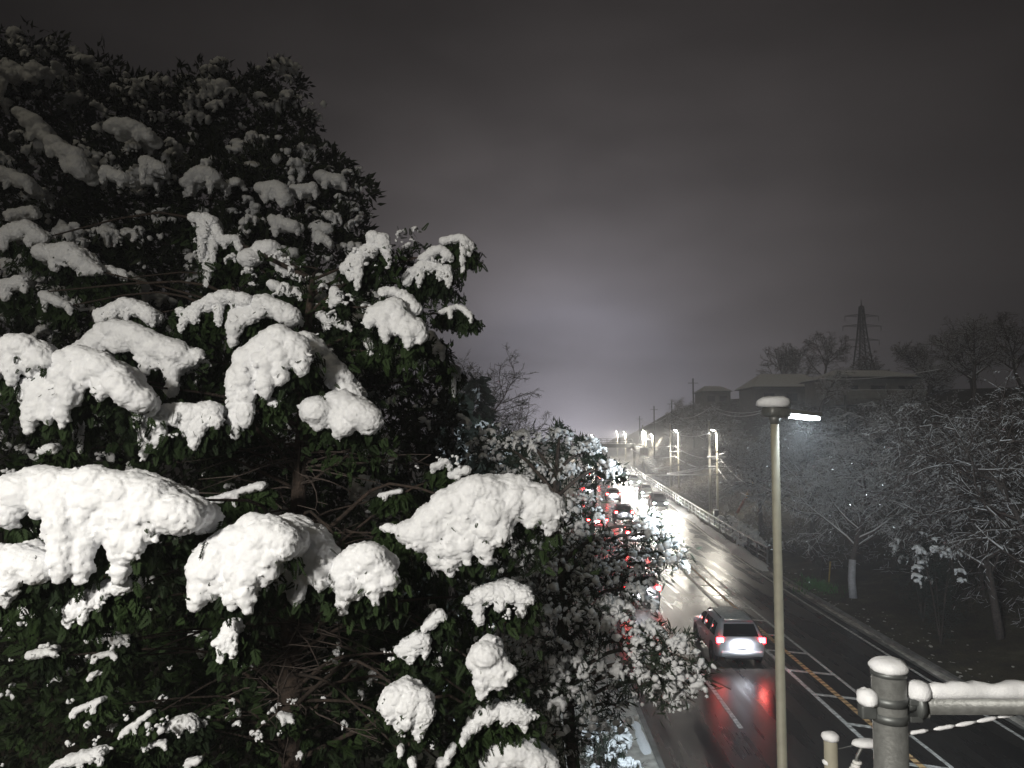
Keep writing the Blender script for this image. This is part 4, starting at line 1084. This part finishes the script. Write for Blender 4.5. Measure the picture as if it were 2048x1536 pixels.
def make_car(label, paint, loc, rotz, group, tails=True, heads=False, brake=True, head_w=900):
    t = thing('car', label, 'car', loc, group, rotz)
    me = BODY.copy(); me.materials.clear(); me.materials.append(MATS[paint])
    body = bpy.data.objects.new('body', me); COL.objects.link(body); body.parent = t
    B = lambda mb, nm, m, par=t, sm=False: mb.build(nm, m, par, sm, local=True)
    mb = MB(); panel(mb, (-.64, -2.03, 1.07), (.64, -2.03, 1.07), (.54, -1.76, 1.46), (-.54, -1.76, 1.46), .03); rw = B(mb, 'rear_window', 'glass_dark', sm=True)
    mb = MB(); mb.box((.12, -2.03, 1.14), (.5, .015, .018), rot=Matrix.Rotation(.12, 3, 'Y')); B(mb, 'wiper', 'black_plastic', rw)
    mb = MB(); panel(mb, (.62, 1.10, 1.03), (-.62, 1.10, 1.03), (-.53, .55, 1.48), (.53, .55, 1.48), .03); B(mb, 'windscreen', 'glass_dark', sm=True)
    for s in (-1, 1):
        for (y0, y1, y2, y3) in ((-1.72, -1.02, -1.08, -1.55), (-.95, -.06, -.10, -.95), (.02, .88, .42, -.02)):
            mb = MB(); q = [(s * .86, y0, 1.03), (s * .86, y1, 1.03), (s * .69, y2, 1.44), (s * .69, y3, 1.44)]
            if s < 0: q = [q[1], q[0], q[3], q[2]]
            panel(mb, *q, .012); B(mb, 'side_window', 'glass_dark', sm=True)
        mb = MB(); mb.box((s * .98, .78, 1.02), (.18, .10, .13), bevel=.03); B(mb, 'mirror', paint, sm=True)
        mb = MB(); mb.box((s * .905, -.55, .78), (.02, .16, .03), bevel=.006); mb.box((s * .905, .35, .78), (.02, .16, .03), bevel=.006); B(mb, 'door_handles', 'black_plastic')
        mb = MB(); mb.tube([(s * .56, -1.5, 1.63), (s * .57, -.4, 1.66), (s * .55, .3, 1.60)], .016, 6); B(mb, 'roof_rail', 'black_plastic', sm=True)
        mb = MB(); mb.box((s * .75, -2.07, .96), (.26, .12, .20), bevel=.035); tl = B(mb, 'tail_light', 'tail_on' if tails else 'tail_off', sm=True)
        if tails and brake:
            mb = MB(); mb.box((s * .74, -2.133, .96), (.15, .01, .10), bevel=.004); B(mb, 'bulb', 'tail_core', tl)
        mb = MB(); mb.box((s * .60, 2.09, .66), (.30, .12, .13), bevel=.04); hl = B(mb, 'headlight', 'head_on' if heads else 'rim', sm=True)
        for y in (-1.28, 1.32):
            wt = MB(); K = 22
            prof = [(.20, -.10), (.30, -.11), (.325, -.07), (.325, .07), (.30, .11), (.20, .10)]
            vs = []; fs = []
            for k in range(K):
                aa = 2 * math.pi * k / K
                for (r, xx) in prof: vs.append((s * .80 + xx, y + math.cos(aa) * r, .325 + math.sin(aa) * r))
            for k in range(K):
                for j in range(5): fs.append((k * 6 + j, k * 6 + j + 1, ((k + 1) % K) * 6 + j + 1, ((k + 1) % K) * 6 + j))
            wt.add(vs, fs); w = B(wt, 'wheel', 'tyre', sm=True)
            mb = MB(); mb.tube([(s * .80 - s * .02, y, .325), (s * .88, y, .325)], [.2, .19], 18); mb.tube([(s * .88, y, .325), (s * .90, y, .325)], [.05, .04], 10); B(mb, 'rim', 'rim', w)
            mb = MB(); mb.tube([(s * .80, y, .36), (s * .892, y, .36)], [.39, .39], 22); B(mb, 'wheel_arch', 'black_plastic')
    mb = MB(); mb.box((0, -2.13, .50), (1.52, .20, .20), bevel=.06); bp = B(mb, 'rear_bumper', paint, sm=True)
    mb = MB(); mb.box((0, -2.15, .38), (1.30, .16, .12), bevel=.04); B(mb, 'bumper_skirt', 'black_plastic', sm=True)
    mb = MB(); mb.box((0, 2.13, .47), (1.44, .16, .22), bevel=.06); B(mb, 'front_bumper', paint, sm=True)
    mb = MB(); mb.box((0, 2.19, .60), (.62, .06, .10), bevel=.02); B(mb, 'grille', 'black_plastic', sm=True)
    mb = MB(); mb.box((0, -2.165, .78), (.33, .014, .165), bevel=.004); pl = B(mb, 'number_plate', 'plate')
    mb = MB(); mb.box((0, -1.74, 1.59), (1.0, .22, .03), bevel=.012); B(mb, 'roof_spoiler', paint, sm=True)
    if tails:                                             # number plate lamp
        d = bpy.data.lights.new('plate_lamp', 'AREA'); d.energy = 34 if brake else 8; d.size = .5; d.shape = 'RECTANGLE'; d.size_y = .05; d.color = (.92, .93, 1)
        o = bpy.data.objects.new('plate_lamp', d); COL.objects.link(o); o.parent = t; o.location = (0, -2.27, .92); o.rotation_euler = (math.radians(38), 0, 0)
    if heads:
        for s in (-1, 1):
            d = bpy.data.lights.new('headlight_beam', 'SPOT'); d.energy = head_w; d.spot_size = math.radians(56); d.spot_blend = .8; d.shadow_soft_size = .07; d.color = (1, .96, .88)
            o = bpy.data.objects.new('headlight_beam', d); COL.objects.link(o); o.parent = t; o.location = (s * .6, 2.2, .66); o.rotation_euler = (math.radians(85.5), 0, 0)
    return t
MATS['tail_off'] = mat('tail_off', (.25, .02, .02), .3)
mat('snow_film', (.42, .44, .43), .55, color2=(.26, .28, .28), noise_scale=6)
heading = lambda y: -math.atan((bend(y + 1) - bend(y - 1)) / 2)
def lane(u, y): return (u + bend(y), y, 0.0)
main_car = make_car('silver hatchback with lit tail lamps and bright number plate, mirrored red on wet asphalt', 'car_silver', lane(7.75, 29.6), heading(29), 'cars driving away', True)
mb = MB(); vs = []; fs = []
for i in range(9):
    yy = -1.66 + i * .24
    for j in range(9):
        xx = (j - 4) / 4 * (.52 - .03 * abs(i - 4) * .3); vs.append((xx, yy, 1.645 - .10 * (yy + .6) ** 2 * .55 - .05 * (xx / .55) ** 2 + .004 * noise.noise((xx * 9, yy * 9, 0))))
for i in range(8):
    for j in range(8): fs.append((i * 9 + j, i * 9 + j + 1, (i + 1) * 9 + j + 1, (i + 1) * 9 + j))
mb.add(vs, fs); mb.build('roof_snow', 'snow_film', main_car, True, local=True)
for u, y, paint, lab in [(5.55, 38.5, 'car_white', 'white car showing through the evergreen leaves, next ahead of the silver hatchback'), (7.6, 58, 'car_white', 'white car with red lamps behind the evergreen, fourth from the footbridge'), (7.6, 72, 'car_dark', 'dark car queuing between two white cars'),
                         (7.7, 92, 'car_white', 'white car queuing well short of the footbridge'), (4.9, 66, 'car_red', 'red car in the kerbside lane with tail lamps lit'), (4.9, 100, 'car_silver', 'silver car in the kerbside lane near the footbridge'), (7.7, 122, 'car_dark', 'dark car stopped just before the footbridge'), (4.9, 135, 'car_white', 'white car passing beneath the footbridge')]:
    make_car(lab, paint, lane(u, y), heading(y), 'cars driving away', True, heads=(y in (58,)), brake=True)
for u, y, paint, lab in [(12.3, 84, 'car_dark', 'oncoming dark car whose dazzling headlights flood the wet road'), (12.3, 98, 'car_white', 'oncoming white car following the dazzling one'), (12.3, 118, 'car_silver', 'oncoming silver car with lit headlights before the footbridge'), (12.3, 142, 'car_dark', 'oncoming car with lit headlights under the footbridge'), (12.3, 165, 'car_white', 'oncoming car with lit headlights beyond the footbridge')]:
    make_car(lab, paint, lane(u, y), heading(y) + math.pi, 'oncoming cars', False, True, False, 2300 if y < 90 else 4200)

# ------------------------------------------------------------------ utility poles, wires, guy wire
def sag(a, b, s, n=14): return [Vector(a).lerp(Vector(b), i / n) - Vector((0, 0, s * 4 * (i / n) * (1 - i / n))) for i in range(n + 1)]
def upole(px, ytop, d, label, arms, r=.16, group='concrete utility poles'):
    p = P(px, ytop, d); x = p.x; z0 = gz(x, d) if x - bend(d) > 15.4 else 0.1
    t = thing('utility_pole', label, 'utility pole', (x, d, z0), group)
    mb = MB(); mb.tube([(x, d, z0), (x, d, p.z)], [r, r * .68], 14); mb.build('shaft', 'concrete', t, True)
    for (yy, w) in arms:
        z = P(px, yy, d).z
        am = MB(); am.box((x + w * .38, d - .12, z), (w, .09, .09), rz=0); a = am.build('crossarm', 'steel_dark', t)
        mb = MB(); mb.box((x + w * .38, d - .12, z + .075), (w * .98, .11, .06), bevel=.025); mb.build('arm_snow', 'snow', a, True)
        mb = MB()
        for k in range(3): mb.tube([(x + w * (.0 + .4 * k), d - .12, z + .1), (x + w * (.0 + .4 * k), d - .12, z + .3)], [.05, .035], 8)
        mb.build('insulators', 'plate', a, True)
    mb = MB(); snow_cap_mesh(mb, (x, d, p.z - .01), r * .75, r * .75, .12, px); mb.build('snow_cap', 'snow', t, True)
    return x, d
upole(1418, 842, 77.5, 'pale concrete utility pole with snow laden crossarms beside the first far lamp', [(915, 2.6), (934, 2.4)])
upole(1340, 848, 110, 'pale concrete utility pole with four stacked crossarms', [(893, 2.0), (904, 2.0), (914, 1.4)])
upole(1285, 850, 148, 'hazy concrete utility pole by the far footbridge', [(880, 2.4)], .17)
for k, (px, yt, d, lab) in enumerate([(1386, 757, 130, 'dark thin pole rising above the hill trees'), (1343, 800, 150, 'thin dark pole on the hillside beyond the bare trees'), (1308, 812, 170, 'thin dark pole over the far bank'), (1279, 832, 200, 'thin dark pole far down the road'), (1690, 790, 58, 'dark pole standing in front of the hilltop house')]):
    p = P(px, yt, d); z0 = gz(p.x, d); t = thing('wire_pole', lab, 'pole', (p.x, d, z0))
    mb = MB(); mb.tube([(p.x, d, z0), (p.x, d, p.z)], [.17, .12], 10); mb.build('shaft', 'steel_dark', t, True)
    mb = MB(); mb.box((p.x, d, p.z - .8), (1.8, .1, .1)); mb.build('crossarm', 'steel_dark', t)
WIRES = [((1350, 893, 105), (1440, 918, 75), .5, .035, 'lower'), ((1352, 914, 105), (1436, 938, 75), .5, .03, 'l'), ((1250, 880, 148), (1345, 892, 105), .6, .035, 'l'), ((1262, 898, 148), (1346, 914, 105), .7, .03, 'l'),
         ((1440, 918, 75), (1560, 985, 48), .8, .026, 'l'), ((1436, 938, 75), (1540, 1000, 48), .8, .022, 'l'),
         ((1310, 937, 105), (1452, 905, 75), .2, .05, 'b'), ((1335, 947, 105), (1450, 922, 75), .15, .06, 'b'), ((1270, 949, 148), (1450, 948, 75), .1, .05, 'b'), ((1335, 949, 105), (1446, 930, 75), .1, .04, 'b'),
         ((1340, 826, 150), (1420, 815, 90), 1.2, .03, 't'), ((1420, 815, 90), (1530, 823, 62), .7, .022, 't'), ((1422, 812, 90), (1530, 820, 62), .5, .018, 't'), ((1280, 838, 200), (1340, 828, 150), 1.5, .04, 't'),
         ((1340, 860, 105), (1418, 866, 75), .6, .028, 'm'), ((1640, 757, 70), (1880, 738, 55), .3, .02, 'h')]
WL = ['snow coated wire from the top stacked crossarm to the next pole', 'snow coated wire from the lowest stacked crossarm to the next pole', 'snow coated wire from the footbridge pole to the top stacked crossarm', 'snow coated wire from the footbridge pole to the lowest stacked crossarm',
      'snow coated wire leaving the upper arm of the pole by the guy wire', 'snow coated wire leaving the lower arm of the pole by the guy wire', 'thick snowy cable rising to the guy wire pole, highest of the crossing cables', 'thickest snowy cable rising between the two concrete poles',
      'long level snowy cable running to the footbridge', 'thin snowy cable just beneath the thickest crossing cable', 'sagging snowy wire along the far hillside poles', 'lower of two snowy wires passing behind the near lamp head', 'upper of two snowy wires passing behind the near lamp head', 'faint snowy wire to the farthest thin pole', 'thin snow coated wire joining the two lamp side poles', 'snow coated wire slanting past the hilltop house eaves']
for (a, b, s, r, k), lab in zip(WIRES, WL):
    mb = MB(); mb.tube(sag(P(*a), P(*b), s), r * 1.5, 6); o = mb.build('wire', 'snow_far', None, True)
    tag(o, lab, 'wire', 'snow coated overhead wires')
# slanted guy wire with its striped guard
a = P(1508, 965, 66); bq = P(1462, 1058, 66); zz = gz(bq.x, 66)
t = thing('guy_wire', 'slanted guy wire with faded red and yellow guard sleeve', 'guy wire', (bq.x, 66, zz))
foot = Vector((bq.x - .1, 66, zz)); dirn = (a - foot)
mb = MB(); mb.tube([foot, a + dirn * 1.0], .02, 6); mb.build('cable', 'galv', t, True)
for k in range(6):
    f0, f1 = .30 + k * .12, .30 + (k + 1) * .12
    mb = MB(); mb.tube([foot + dirn * f0, foot + dirn * f1], .11, 10); mb.build('guard_band', 'guard_red' if k < 3 else ('guard_yellow' if k % 2 else 'guard_red'), t, True)

# roadside railing on the right
t = thing('guardrail', 'pale pipe railing along the right kerb, its rails heaped with snow', 'railing', (14.95 + bend(48), 48, .1))
y = 48.0; prev = None
while y <= 190:
    x = 14.95 + bend(y)
    mb = MB(); mb.box((x, y, .62), (.09, .09, 1.05), bevel=.01); mb.build('post', 'galv', t)
    if prev:
        for z in (.42, .75, 1.08):
            mb = MB(); mb.tube([(prev[0], prev[1], z), (x, y, z)], .034, 6, False); mb.build('rail', 'galv', t, True)
        mb = MB(); mb.box(((x + prev[0]) / 2, (y + prev[1]) / 2, 1.15), (.10, math.hypot(y - prev[1], x - prev[0]) * .97, .08), rz=-math.atan2(x - prev[0], y - prev[1]), bevel=.03); mb.build('rail_snow', 'snow', t, True)
    prev = (x, y); y += 2.4 if y < 110 else 5
# small white sign by the pole foot, and the box beside it
p = P(1452, 1016, 72); z0 = gz(p.x, 72)
t = thing('notice_sign', 'small white notice plate on a thin post at the pole foot', 'sign', (p.x, 72, z0))
mb = MB(); mb.tube([(p.x, 72.03, z0), (p.x, 72.03, p.z + .3)], .03, 8); mb.build('post', 'steel_dark', t, True)
mb = MB(); mb.box((p.x, 71.97, p.z), (.34, .03, .62), bevel=.008); mb.build('plate', 'sign_white', t)
p = P(1432, 1038, 70); z0 = gz(p.x, 70)
t = thing('control_box', 'dark metal control box standing beside the railing', 'box', (p.x, 70, z0))
mb = MB(); mb.box((p.x, 70, z0 + .5), (.42, .35, 1.0), bevel=.03); mb.build('cabinet', 'steel_dark', t)
mb = MB(); snow_cap_mesh(mb, (p.x, 70, z0 + 1.0), .23, .2, .12, 3.3); mb.build('snow_cap', 'snow', t, True)

# ------------------------------------------------------------------ far footbridge
D = 152.0
L0 = P(1165, 889, D); L1 = P(1264, 889, D); zt = L1.z
t = thing('footbridge', 'far steel footbridge with snow covered deck and lit stair over the road', 'footbridge', (L1.x, D, 0))
mb = MB(); mb.box(((L0.x + L1.x) / 2, D, zt - .25), (L1.x - L0.x + .6, 2.2, .7), bevel=.03); mb.build('deck', 'galv', t)
mb = MB(); mb.box(((L0.x + L1.x) / 2, D, zt + .16), (L1.x - L0.x + .5, 2.0, .10), bevel=.03); mb.build('deck_snow', 'snow', t, True)
for yy in (-1.05, 1.05):
    for z in (.45, .8, 1.15):
        mb = MB(); mb.tube([(L0.x, D + yy, zt + z), (L1.x, D + yy, zt + z)], .04, 6); mb.build('handrail', 'galv', t)
    for k in range(9):
        x = L0.x + (L1.x - L0.x) * k / 8; mb = MB(); mb.box((x, D + yy, zt + .6), (.07, .07, 1.2)); mb.build('baluster', 'galv', t)
for px in (1268, 1168):
    x = P(px, 900, D).x; mb = MB(); mb.box((x, D, (zt - .6) / 2), (.5, .5, zt - .6), bevel=.03); mb.build('pier', 'concrete', t)
s0 = Vector((L1.x + .8, D - .9, zt)); s1 = s0 + Vector((2.6, -7.5, -zt))
sm = MB()
mb = MB(); mb.box((L1.x + .9, D - .3, zt - .05), (2.0, 2.6, .3), bevel=.02); mb.build('landing', 'galv', t)
for k in range(16):
    q = s0.lerp(s1, (k + .5) / 16); mb = MB(); mb.box((q.x, q.y, q.z), (1.6, .5, .12)); st = mb.build('step', 'galv', t)
    mb = MB(); mb.box((q.x, q.y - .02, q.z + .09), (1.5, .42, .06), bevel=.02); mb.build('step_snow', 'snow', st)
for sx in (-.85, .85):
    for z in (0, .5, 1.0):
        mb = MB(); mb.tube([s0 + Vector((sx, 0, z)), s1 + Vector((sx, 0, z))], .05, 6); mb.build('stair_rail', 'galv', t)
p = P(1288, 903, 146)
t2 = thing('road_sign', 'pale square sign board standing by the footbridge stair', 'sign', (p.x, 146, gz(p.x, 146)))
mb = MB(); mb.tube([(p.x, 146.1, gz(p.x, 146)), (p.x, 146.1, p.z + .8)], .06, 8); mb.build('post', 'galv', t2)
mb = MB(); mb.box((p.x, 146, p.z), (1.7, .06, 1.7), bevel=.02); mb.build('board', 'sign_white', t2)

# ------------------------------------------------------------------ houses on the hill
def house(label, px0, px1, y_eave, y_ridge, d, depth, wall, group=None, balcony=False):
    a = P(px0, y_eave, d); b_ = P(px1, y_eave, d); zr = P(px0, y_ridge, d).z; cx = (a.x + b_.x) / 2; W = b_.x - a.x
    z0 = min(gz(a.x, d), gz(b_.x, d), gz(cx, d), a.z - 3.5); ze = a.z
    t = thing('house', label, 'house', (cx, d, z0), group)
    mb = MB(); mb.box((cx, d + depth / 2, (z0 + ze) / 2), (W * .9, depth * .9, ze - z0)); mb.build('wall', wall, t)
    x0, x1, y0, y1 = a.x, b_.x, d - .4, d + depth + .4; rw = W * .28
    vs = [(x0, y0, ze), (x1, y0, ze), (x1, y1, ze), (x0, y1, ze), (cx - rw, (y0 + y1) / 2, zr), (cx + rw, (y0 + y1) / 2, zr)]
    fs = [(0, 1, 5, 4), (1, 2, 5), (2, 3, 4, 5), (3, 0, 4), (3, 2, 1, 0)]
    mb = MB(); mb.add([(x, y, z + .06) for x, y, z in vs], fs); rf = mb.build('roof', 'roof_tile', t)
    mb = MB(); mb.add([(cx + (x - cx) * .985, (y0 + y1) / 2 + (y - (y0 + y1) / 2) * .985, z + .20) for x, y, z in vs], fs); mb.build('roof_snow', 'snow_far', rf)
    yf = d + depth * .05 - .03; n = max(2, int(W / 3))
    for k in range(n):
        xx = a.x + W * (k + .75) / (n + .5); zc = ze - 1.3
        mb = MB(); mb.box((xx, yf, zc), (1.5, .08, 1.15)); w = mb.build('window', 'frame_dark', t)
        for s in (-.36, .36):
            mb = MB(); mb.box((xx + s, yf - .05, zc), (.66, .03, 1.0)); mb.build('pane', 'pane', w)
    if balcony:
        mb = MB(); mb.box((cx, d - .45, ze - 2.2), (W * .88, .9, .14)); bl = mb.build('balcony', wall, t)
        mb = MB(); mb.box((cx, d - .88, ze - 1.75), (W * .88, .06, .8)); mb.build('balcony_panel', wall, bl)
        mb = MB(); mb.box((cx, d - .88, ze - 1.30), (W * .87, .12, .07), bevel=.03); mb.build('balcony_snow', 'snow_far', bl)
    return t
house('dark hilltop house with hipped snowy roof and long balcony', 1665, 1855, 757, 737, 82, 10, 'house_wall_pale', balcony=True)
house('low hilltop house with snowy hipped roof beside the balcony house', 1505, 1668, 776, 746, 106, 9, 'house_wall')
house('small far hilltop house with pale snowy roof at the slope edge', 1405, 1465, 784, 772, 145, 8, 'house_wall')

# steel pylon beyond the hill
D = 205.0; pb = P(1727, 760, D); px_ = pb.x; z0 = gz(px_, D); zt = P(1727, 598, D).z; H = zt - z0
t = thing('pylon', 'faint steel lattice power pylon above the hill trees', 'pylon', (px_, D, z0))
def half(z): return .35 + 3.0 * (1 - (z - z0) / H) ** 1.5
for sx in (-1, 1):
    for sy in (-1, 1):
        pts = [(px_ + sx * half(z), D + sy * half(z), z) for z in np.linspace(z0, zt - 2, 12)]
        mb = MB(); mb.tube(pts, .22, 5); mb.build('leg', 'steel_dark', t)
mb = MB(); zs = np.linspace(z0, zt - 2, 15)
for za, zb in zip(zs, zs[1:]):
    ha, hb = half(za), half(zb)
    for s in (-1, 1):
        mb.tube([(px_ - s * ha, D - ha, za), (px_ + s * hb, D - hb, zb)], .13, 4); mb.tube([(px_ - s * ha, D + ha, za), (px_ + s * hb, D + hb, zb)], .13, 4)
    mb.tube([(px_ - hb, D - hb, zb), (px_ + hb, D - hb, zb)], .06, 4)
mb.build('lattice', 'steel_dark', t)
mb = MB(); mb.tube([(px_, D, zt - 3), (px_, D, zt)], [.3, .05], 5); mb.build('peak', 'steel_dark', t)
for yy, w in ((632, 4.6), (652, 5.2), (680, 4.6)):
    z = P(1727, yy, D).z; mb = MB()
    for s in (-1, 1): mb.tube([(px_, D, z + .5), (px_ + s * w, D, z)], [.16, .06], 5); mb.tube([(px_, D, z - .3), (px_ + s * w, D, z)], [.12, .05], 5); mb.tube([(px_ + s * w, D, z), (px_ + s * w, D, z - 1.4)], .08, 5)
    mb.build('crossarm', 'steel_dark', t)

# ------------------------------------------------------------------ foreground sign gantry
D = 4.1
tp = P(1777, 1345, D); x0 = tp.x; R = 31 * D / FPX
t = thing('sign_gantry', 'thick grey steel post with snow capped top and long snow covered arm', 'post', (x0, D, 0.13))
mb = MB(); mb.tube([(x0, D, .13), (x0, D, tp.z - .01)], [R * 1.02, R], 28); mb.build('post', 'galv', t, True)
mb = MB(); mb.tube([(x0, D, tp.z - .012), (x0, D, tp.z + .012)], [R * 1.05, R * 1.05], 28); mb.build('post_cap', 'steel_dark', t, True)
mb = MB(); snow_cap_mesh(mb, (x0, D, tp.z + .008), R * 1.0, R * 1.0, .066, 8.1, 22); mb.build('snow_cap', 'snow', t, True)
az_ = P(1777, 1407, D).z; ar = 20 * D / FPX
arm0 = Vector((x0 + R * 1.55, D, az_)); arm1 = Vector((x0 + 4.2, D + .1, az_ - .02))
mb = MB(); mb.tube([arm0, arm1], ar, 20); mb.build('arm', 'galv', t, True)
mb = MB(); mb.tube([arm0 + Vector((-.005, 0, 0)), arm0 + Vector((.03, 0, 0))], ar * 1.45, 20); mb.tube([(x0 + R * .9, D, az_), arm0], ar * .7, 14); mb.build('arm_flange', 'steel_dark', t, True)
for k in range(4):
    aa = k * math.pi / 2 + .78; q = arm0 + Vector((.04, math.cos(aa) * ar * 1.2, math.sin(aa) * ar * 1.2))
    mb = MB(); mb.tube([q - Vector((.03, 0, 0)), q + Vector((.012, 0, 0))], .011, 6); mb.build('bolt', 'galv', t)
for k, zc in enumerate((az_ + .022, az_ - .065)):
    mb = MB(); mb.tube([(x0, D, zc - .022), (x0, D, zc + .022)], R * 1.07, 28); bd = mb.build('clamp_band', 'steel_dark', t, True)
    mb = MB(); mb.box((x0 + R * 1.35, D - .02, zc), (R * .8, .07, .03), bevel=.006); mb.build('clamp_lug', 'steel_dark', bd)
mb = MB(); mb.box((x0 - R * 1.45, D - .01, az_ - .035), (R * .95, .06, .07), bevel=.01); mb.build('clamp_ear', 'steel_dark', t)
def snow_bar(a, b, r, h, seed, n=46, K=12):
    a = Vector(a); b = Vector(b); vs = []; fs = []; dv = (b - a).normalized(); side = dv.cross(Vector((0, 0, 1))).normalized()
    for i in range(n + 1):
        c = a.lerp(b, i / n); e = min(1, i / 2 + .3, (n - i) / 2 + .3)
        for k in range(K):
            tt = 2 * math.pi * k / K; w = 1 + .28 * noise.noise((i * .45, math.cos(tt), seed)) + .14 * noise.noise((i * 1.3, math.sin(tt) * 2, seed))
            vs.append(c + side * math.cos(tt) * r * e * w + Vector((0, 0, (math.sin(tt) * h * .5 + h * .42) * e * w)))
    for i in range(n):
        for k in range(K): fs.append((i * K + k, i * K + (k + 1) % K, (i + 1) * K + (k + 1) % K, (i + 1) * K + k))
    fs.append(tuple(range(K))); fs.append(tuple(n * K + k for k in range(K - 1, -1, -1)))
    mb = MB(); mb.add(vs, fs); return mb
snow_bar(arm0 + Vector((.02, 0, ar * .62)), arm1 + Vector((0, 0, ar * .62)), ar * 1.05, .085, 2.2, 90).build('arm_snow', 'snow', t, True)
mb = MB(); snow_cap_mesh(mb, (x0 + R * 1.75, D - .01, az_ + .035), .058, .06, .085, 5.2); mb.build('snow_lump', 'snow', t, True)
mb = MB(); snow_cap_mesh(mb, (x0 - R * 1.4, D - .01, az_ + .002), .048, .055, .075, 6.4); mb.build('snow_lump', 'snow', t, True)
# cable under the arm, crusted with snow
ca = Vector((x0 + R * .95, D - .01, P(1812, 1468, D).z)); cb_ = P(2130, 1405, D + .1)
pts = sag(ca, cb_, .012, 30)
t = thing('snowy_cable', 'thin cable crusted with beads of snow under the gantry arm', 'cable', ca)
mb = MB(); mb.tube(pts, .005, 6); mb.build('cable', 'black_plastic', t, True)
for k, (i0, i1) in enumerate([(0, 4), (5, 9), (9, 13), (13, 17), (17, 21), (21, 25), (25, 29)]):
    seg = pts[i0:i1 + 1]; mb = MB(); mb.tube([p + Vector((0, 0, .006)) for p in seg], [.004] + [.011 + .005 * noise.noise((j * 1.7, k * 3, 1)) for j in range(len(seg) - 2)] + [.005], 8); mb.build('snow_bead', 'snow', t, True)
# thin post with bracket further down
D2 = 5.4; q = P(1661, 1478, D2); r2 = 12.5 * D2 / FPX
t = thing('bracket_post', 'thin beige post with snow cap and a hooked insulator bracket', 'post', (q.x, D2, .13))
mb = MB(); mb.tube([(q.x, D2, .13), (q.x, D2, q.z)], r2, 16); mb.build('post', 'pole_beige', t, True)
mb = MB(); snow_cap_mesh(mb, (q.x, D2, q.z - .005), r2 * 1.15, r2 * 1.15, .052, 1.7); mb.build('snow_cap', 'snow', t, True)
e = P(1725, 1488, D2)
mb = MB(); mb.tube([(q.x, D2, q.z - .08), e + Vector((-.02, 0, 0))], .004, 6); mb.build('stay_rod', 'steel_dark', t)
br = MB(); br.tube(catmull([e + Vector((0, 0, -.01)), e + Vector((-.02, 0, -.05)), e + Vector((-.045, 0, -.10)), e + Vector((-.05, 0, -.17)), (q.x, D2, q.z - .40)], 14), .012, 8); bo = br.build('bracket', 'galv', t, True)
for k in range(4):
    c = e + Vector((-.04 - .012 * k, 0, -.13 - .024 * k)); mb = MB(); mb.tube([c, c + Vector((0, 0, .014))], [.034, .03], 14); mb.build('insulator_disc', 'plate', bo, True)
mb = MB(); snow_cap_mesh(mb, e + Vector((.02, 0, -.012)), .085, .045, .045, 9.9); mb.build('snow_lump', 'snow', t, True)
mb = MB(); snow_cap_mesh(mb, P(1654, 1528, D2), .028, .028, .03, 4.9); mb.build('snow_lump', 'snow', t, True)

# ------------------------------------------------------------------ falling flakes
n = 110
fp = np.stack([RNG.uniform(-4, 12, n), RNG.uniform(6, 26, n), RNG.uniform(3, 13, n)], 1)
k = 90
fp[:k] = np.stack([RNG.uniform(3.3, 5.6, k), RNG.uniform(9.5, 14, k), RNG.uniform(6.4, 8.6, k)], 1)
tv = np.array([[1, 0, 0], [-.5, .86, 0], [-.5, -.86, 0], [0, 0, 1.6], [0, 0, -1.6]]); tf = np.array([[0, 1, 3], [1, 2, 3], [2, 0, 3], [1, 0, 4], [2, 1, 4], [0, 2, 4]])
v, f = instances(tv, tf, fp, frames(RNG.normal(size=(n, 3))), RNG.uniform(.0015, .003, n))
o = np_mesh('falling_snow', v, f, 'snow', None); tag(o, 'fine snowflakes falling around the near street lamp', 'snowflakes', kind='stuff')

# ------------------------------------------------------------------ haze
HAZE = 0.0024
if HAZE:
    mb = MB(); mb.box((0, 204, 24), (520, 548, 56)); me_o = mb.build('haze', 'snow', None)
    hm = bpy.data.materials.new('haze_air'); hm.use_nodes = True; ht = hm.node_tree
    for nd in list(ht.nodes): ht.nodes.remove(nd)
    ho = ht.nodes.new('ShaderNodeOutputMaterial'); hv = ht.nodes.new('ShaderNodeVolumePrincipled')
    hv.inputs['Color'].default_value = (.92, .94, 1.0, 1); hv.inputs['Density'].default_value = HAZE; hv.inputs['Anisotropy'].default_value = .5
    ht.links.new(hv.outputs[0], ho.inputs['Volume'])
    me_o.data.materials.clear(); me_o.data.materials.append(hm); tag(me_o, kind='stuff')
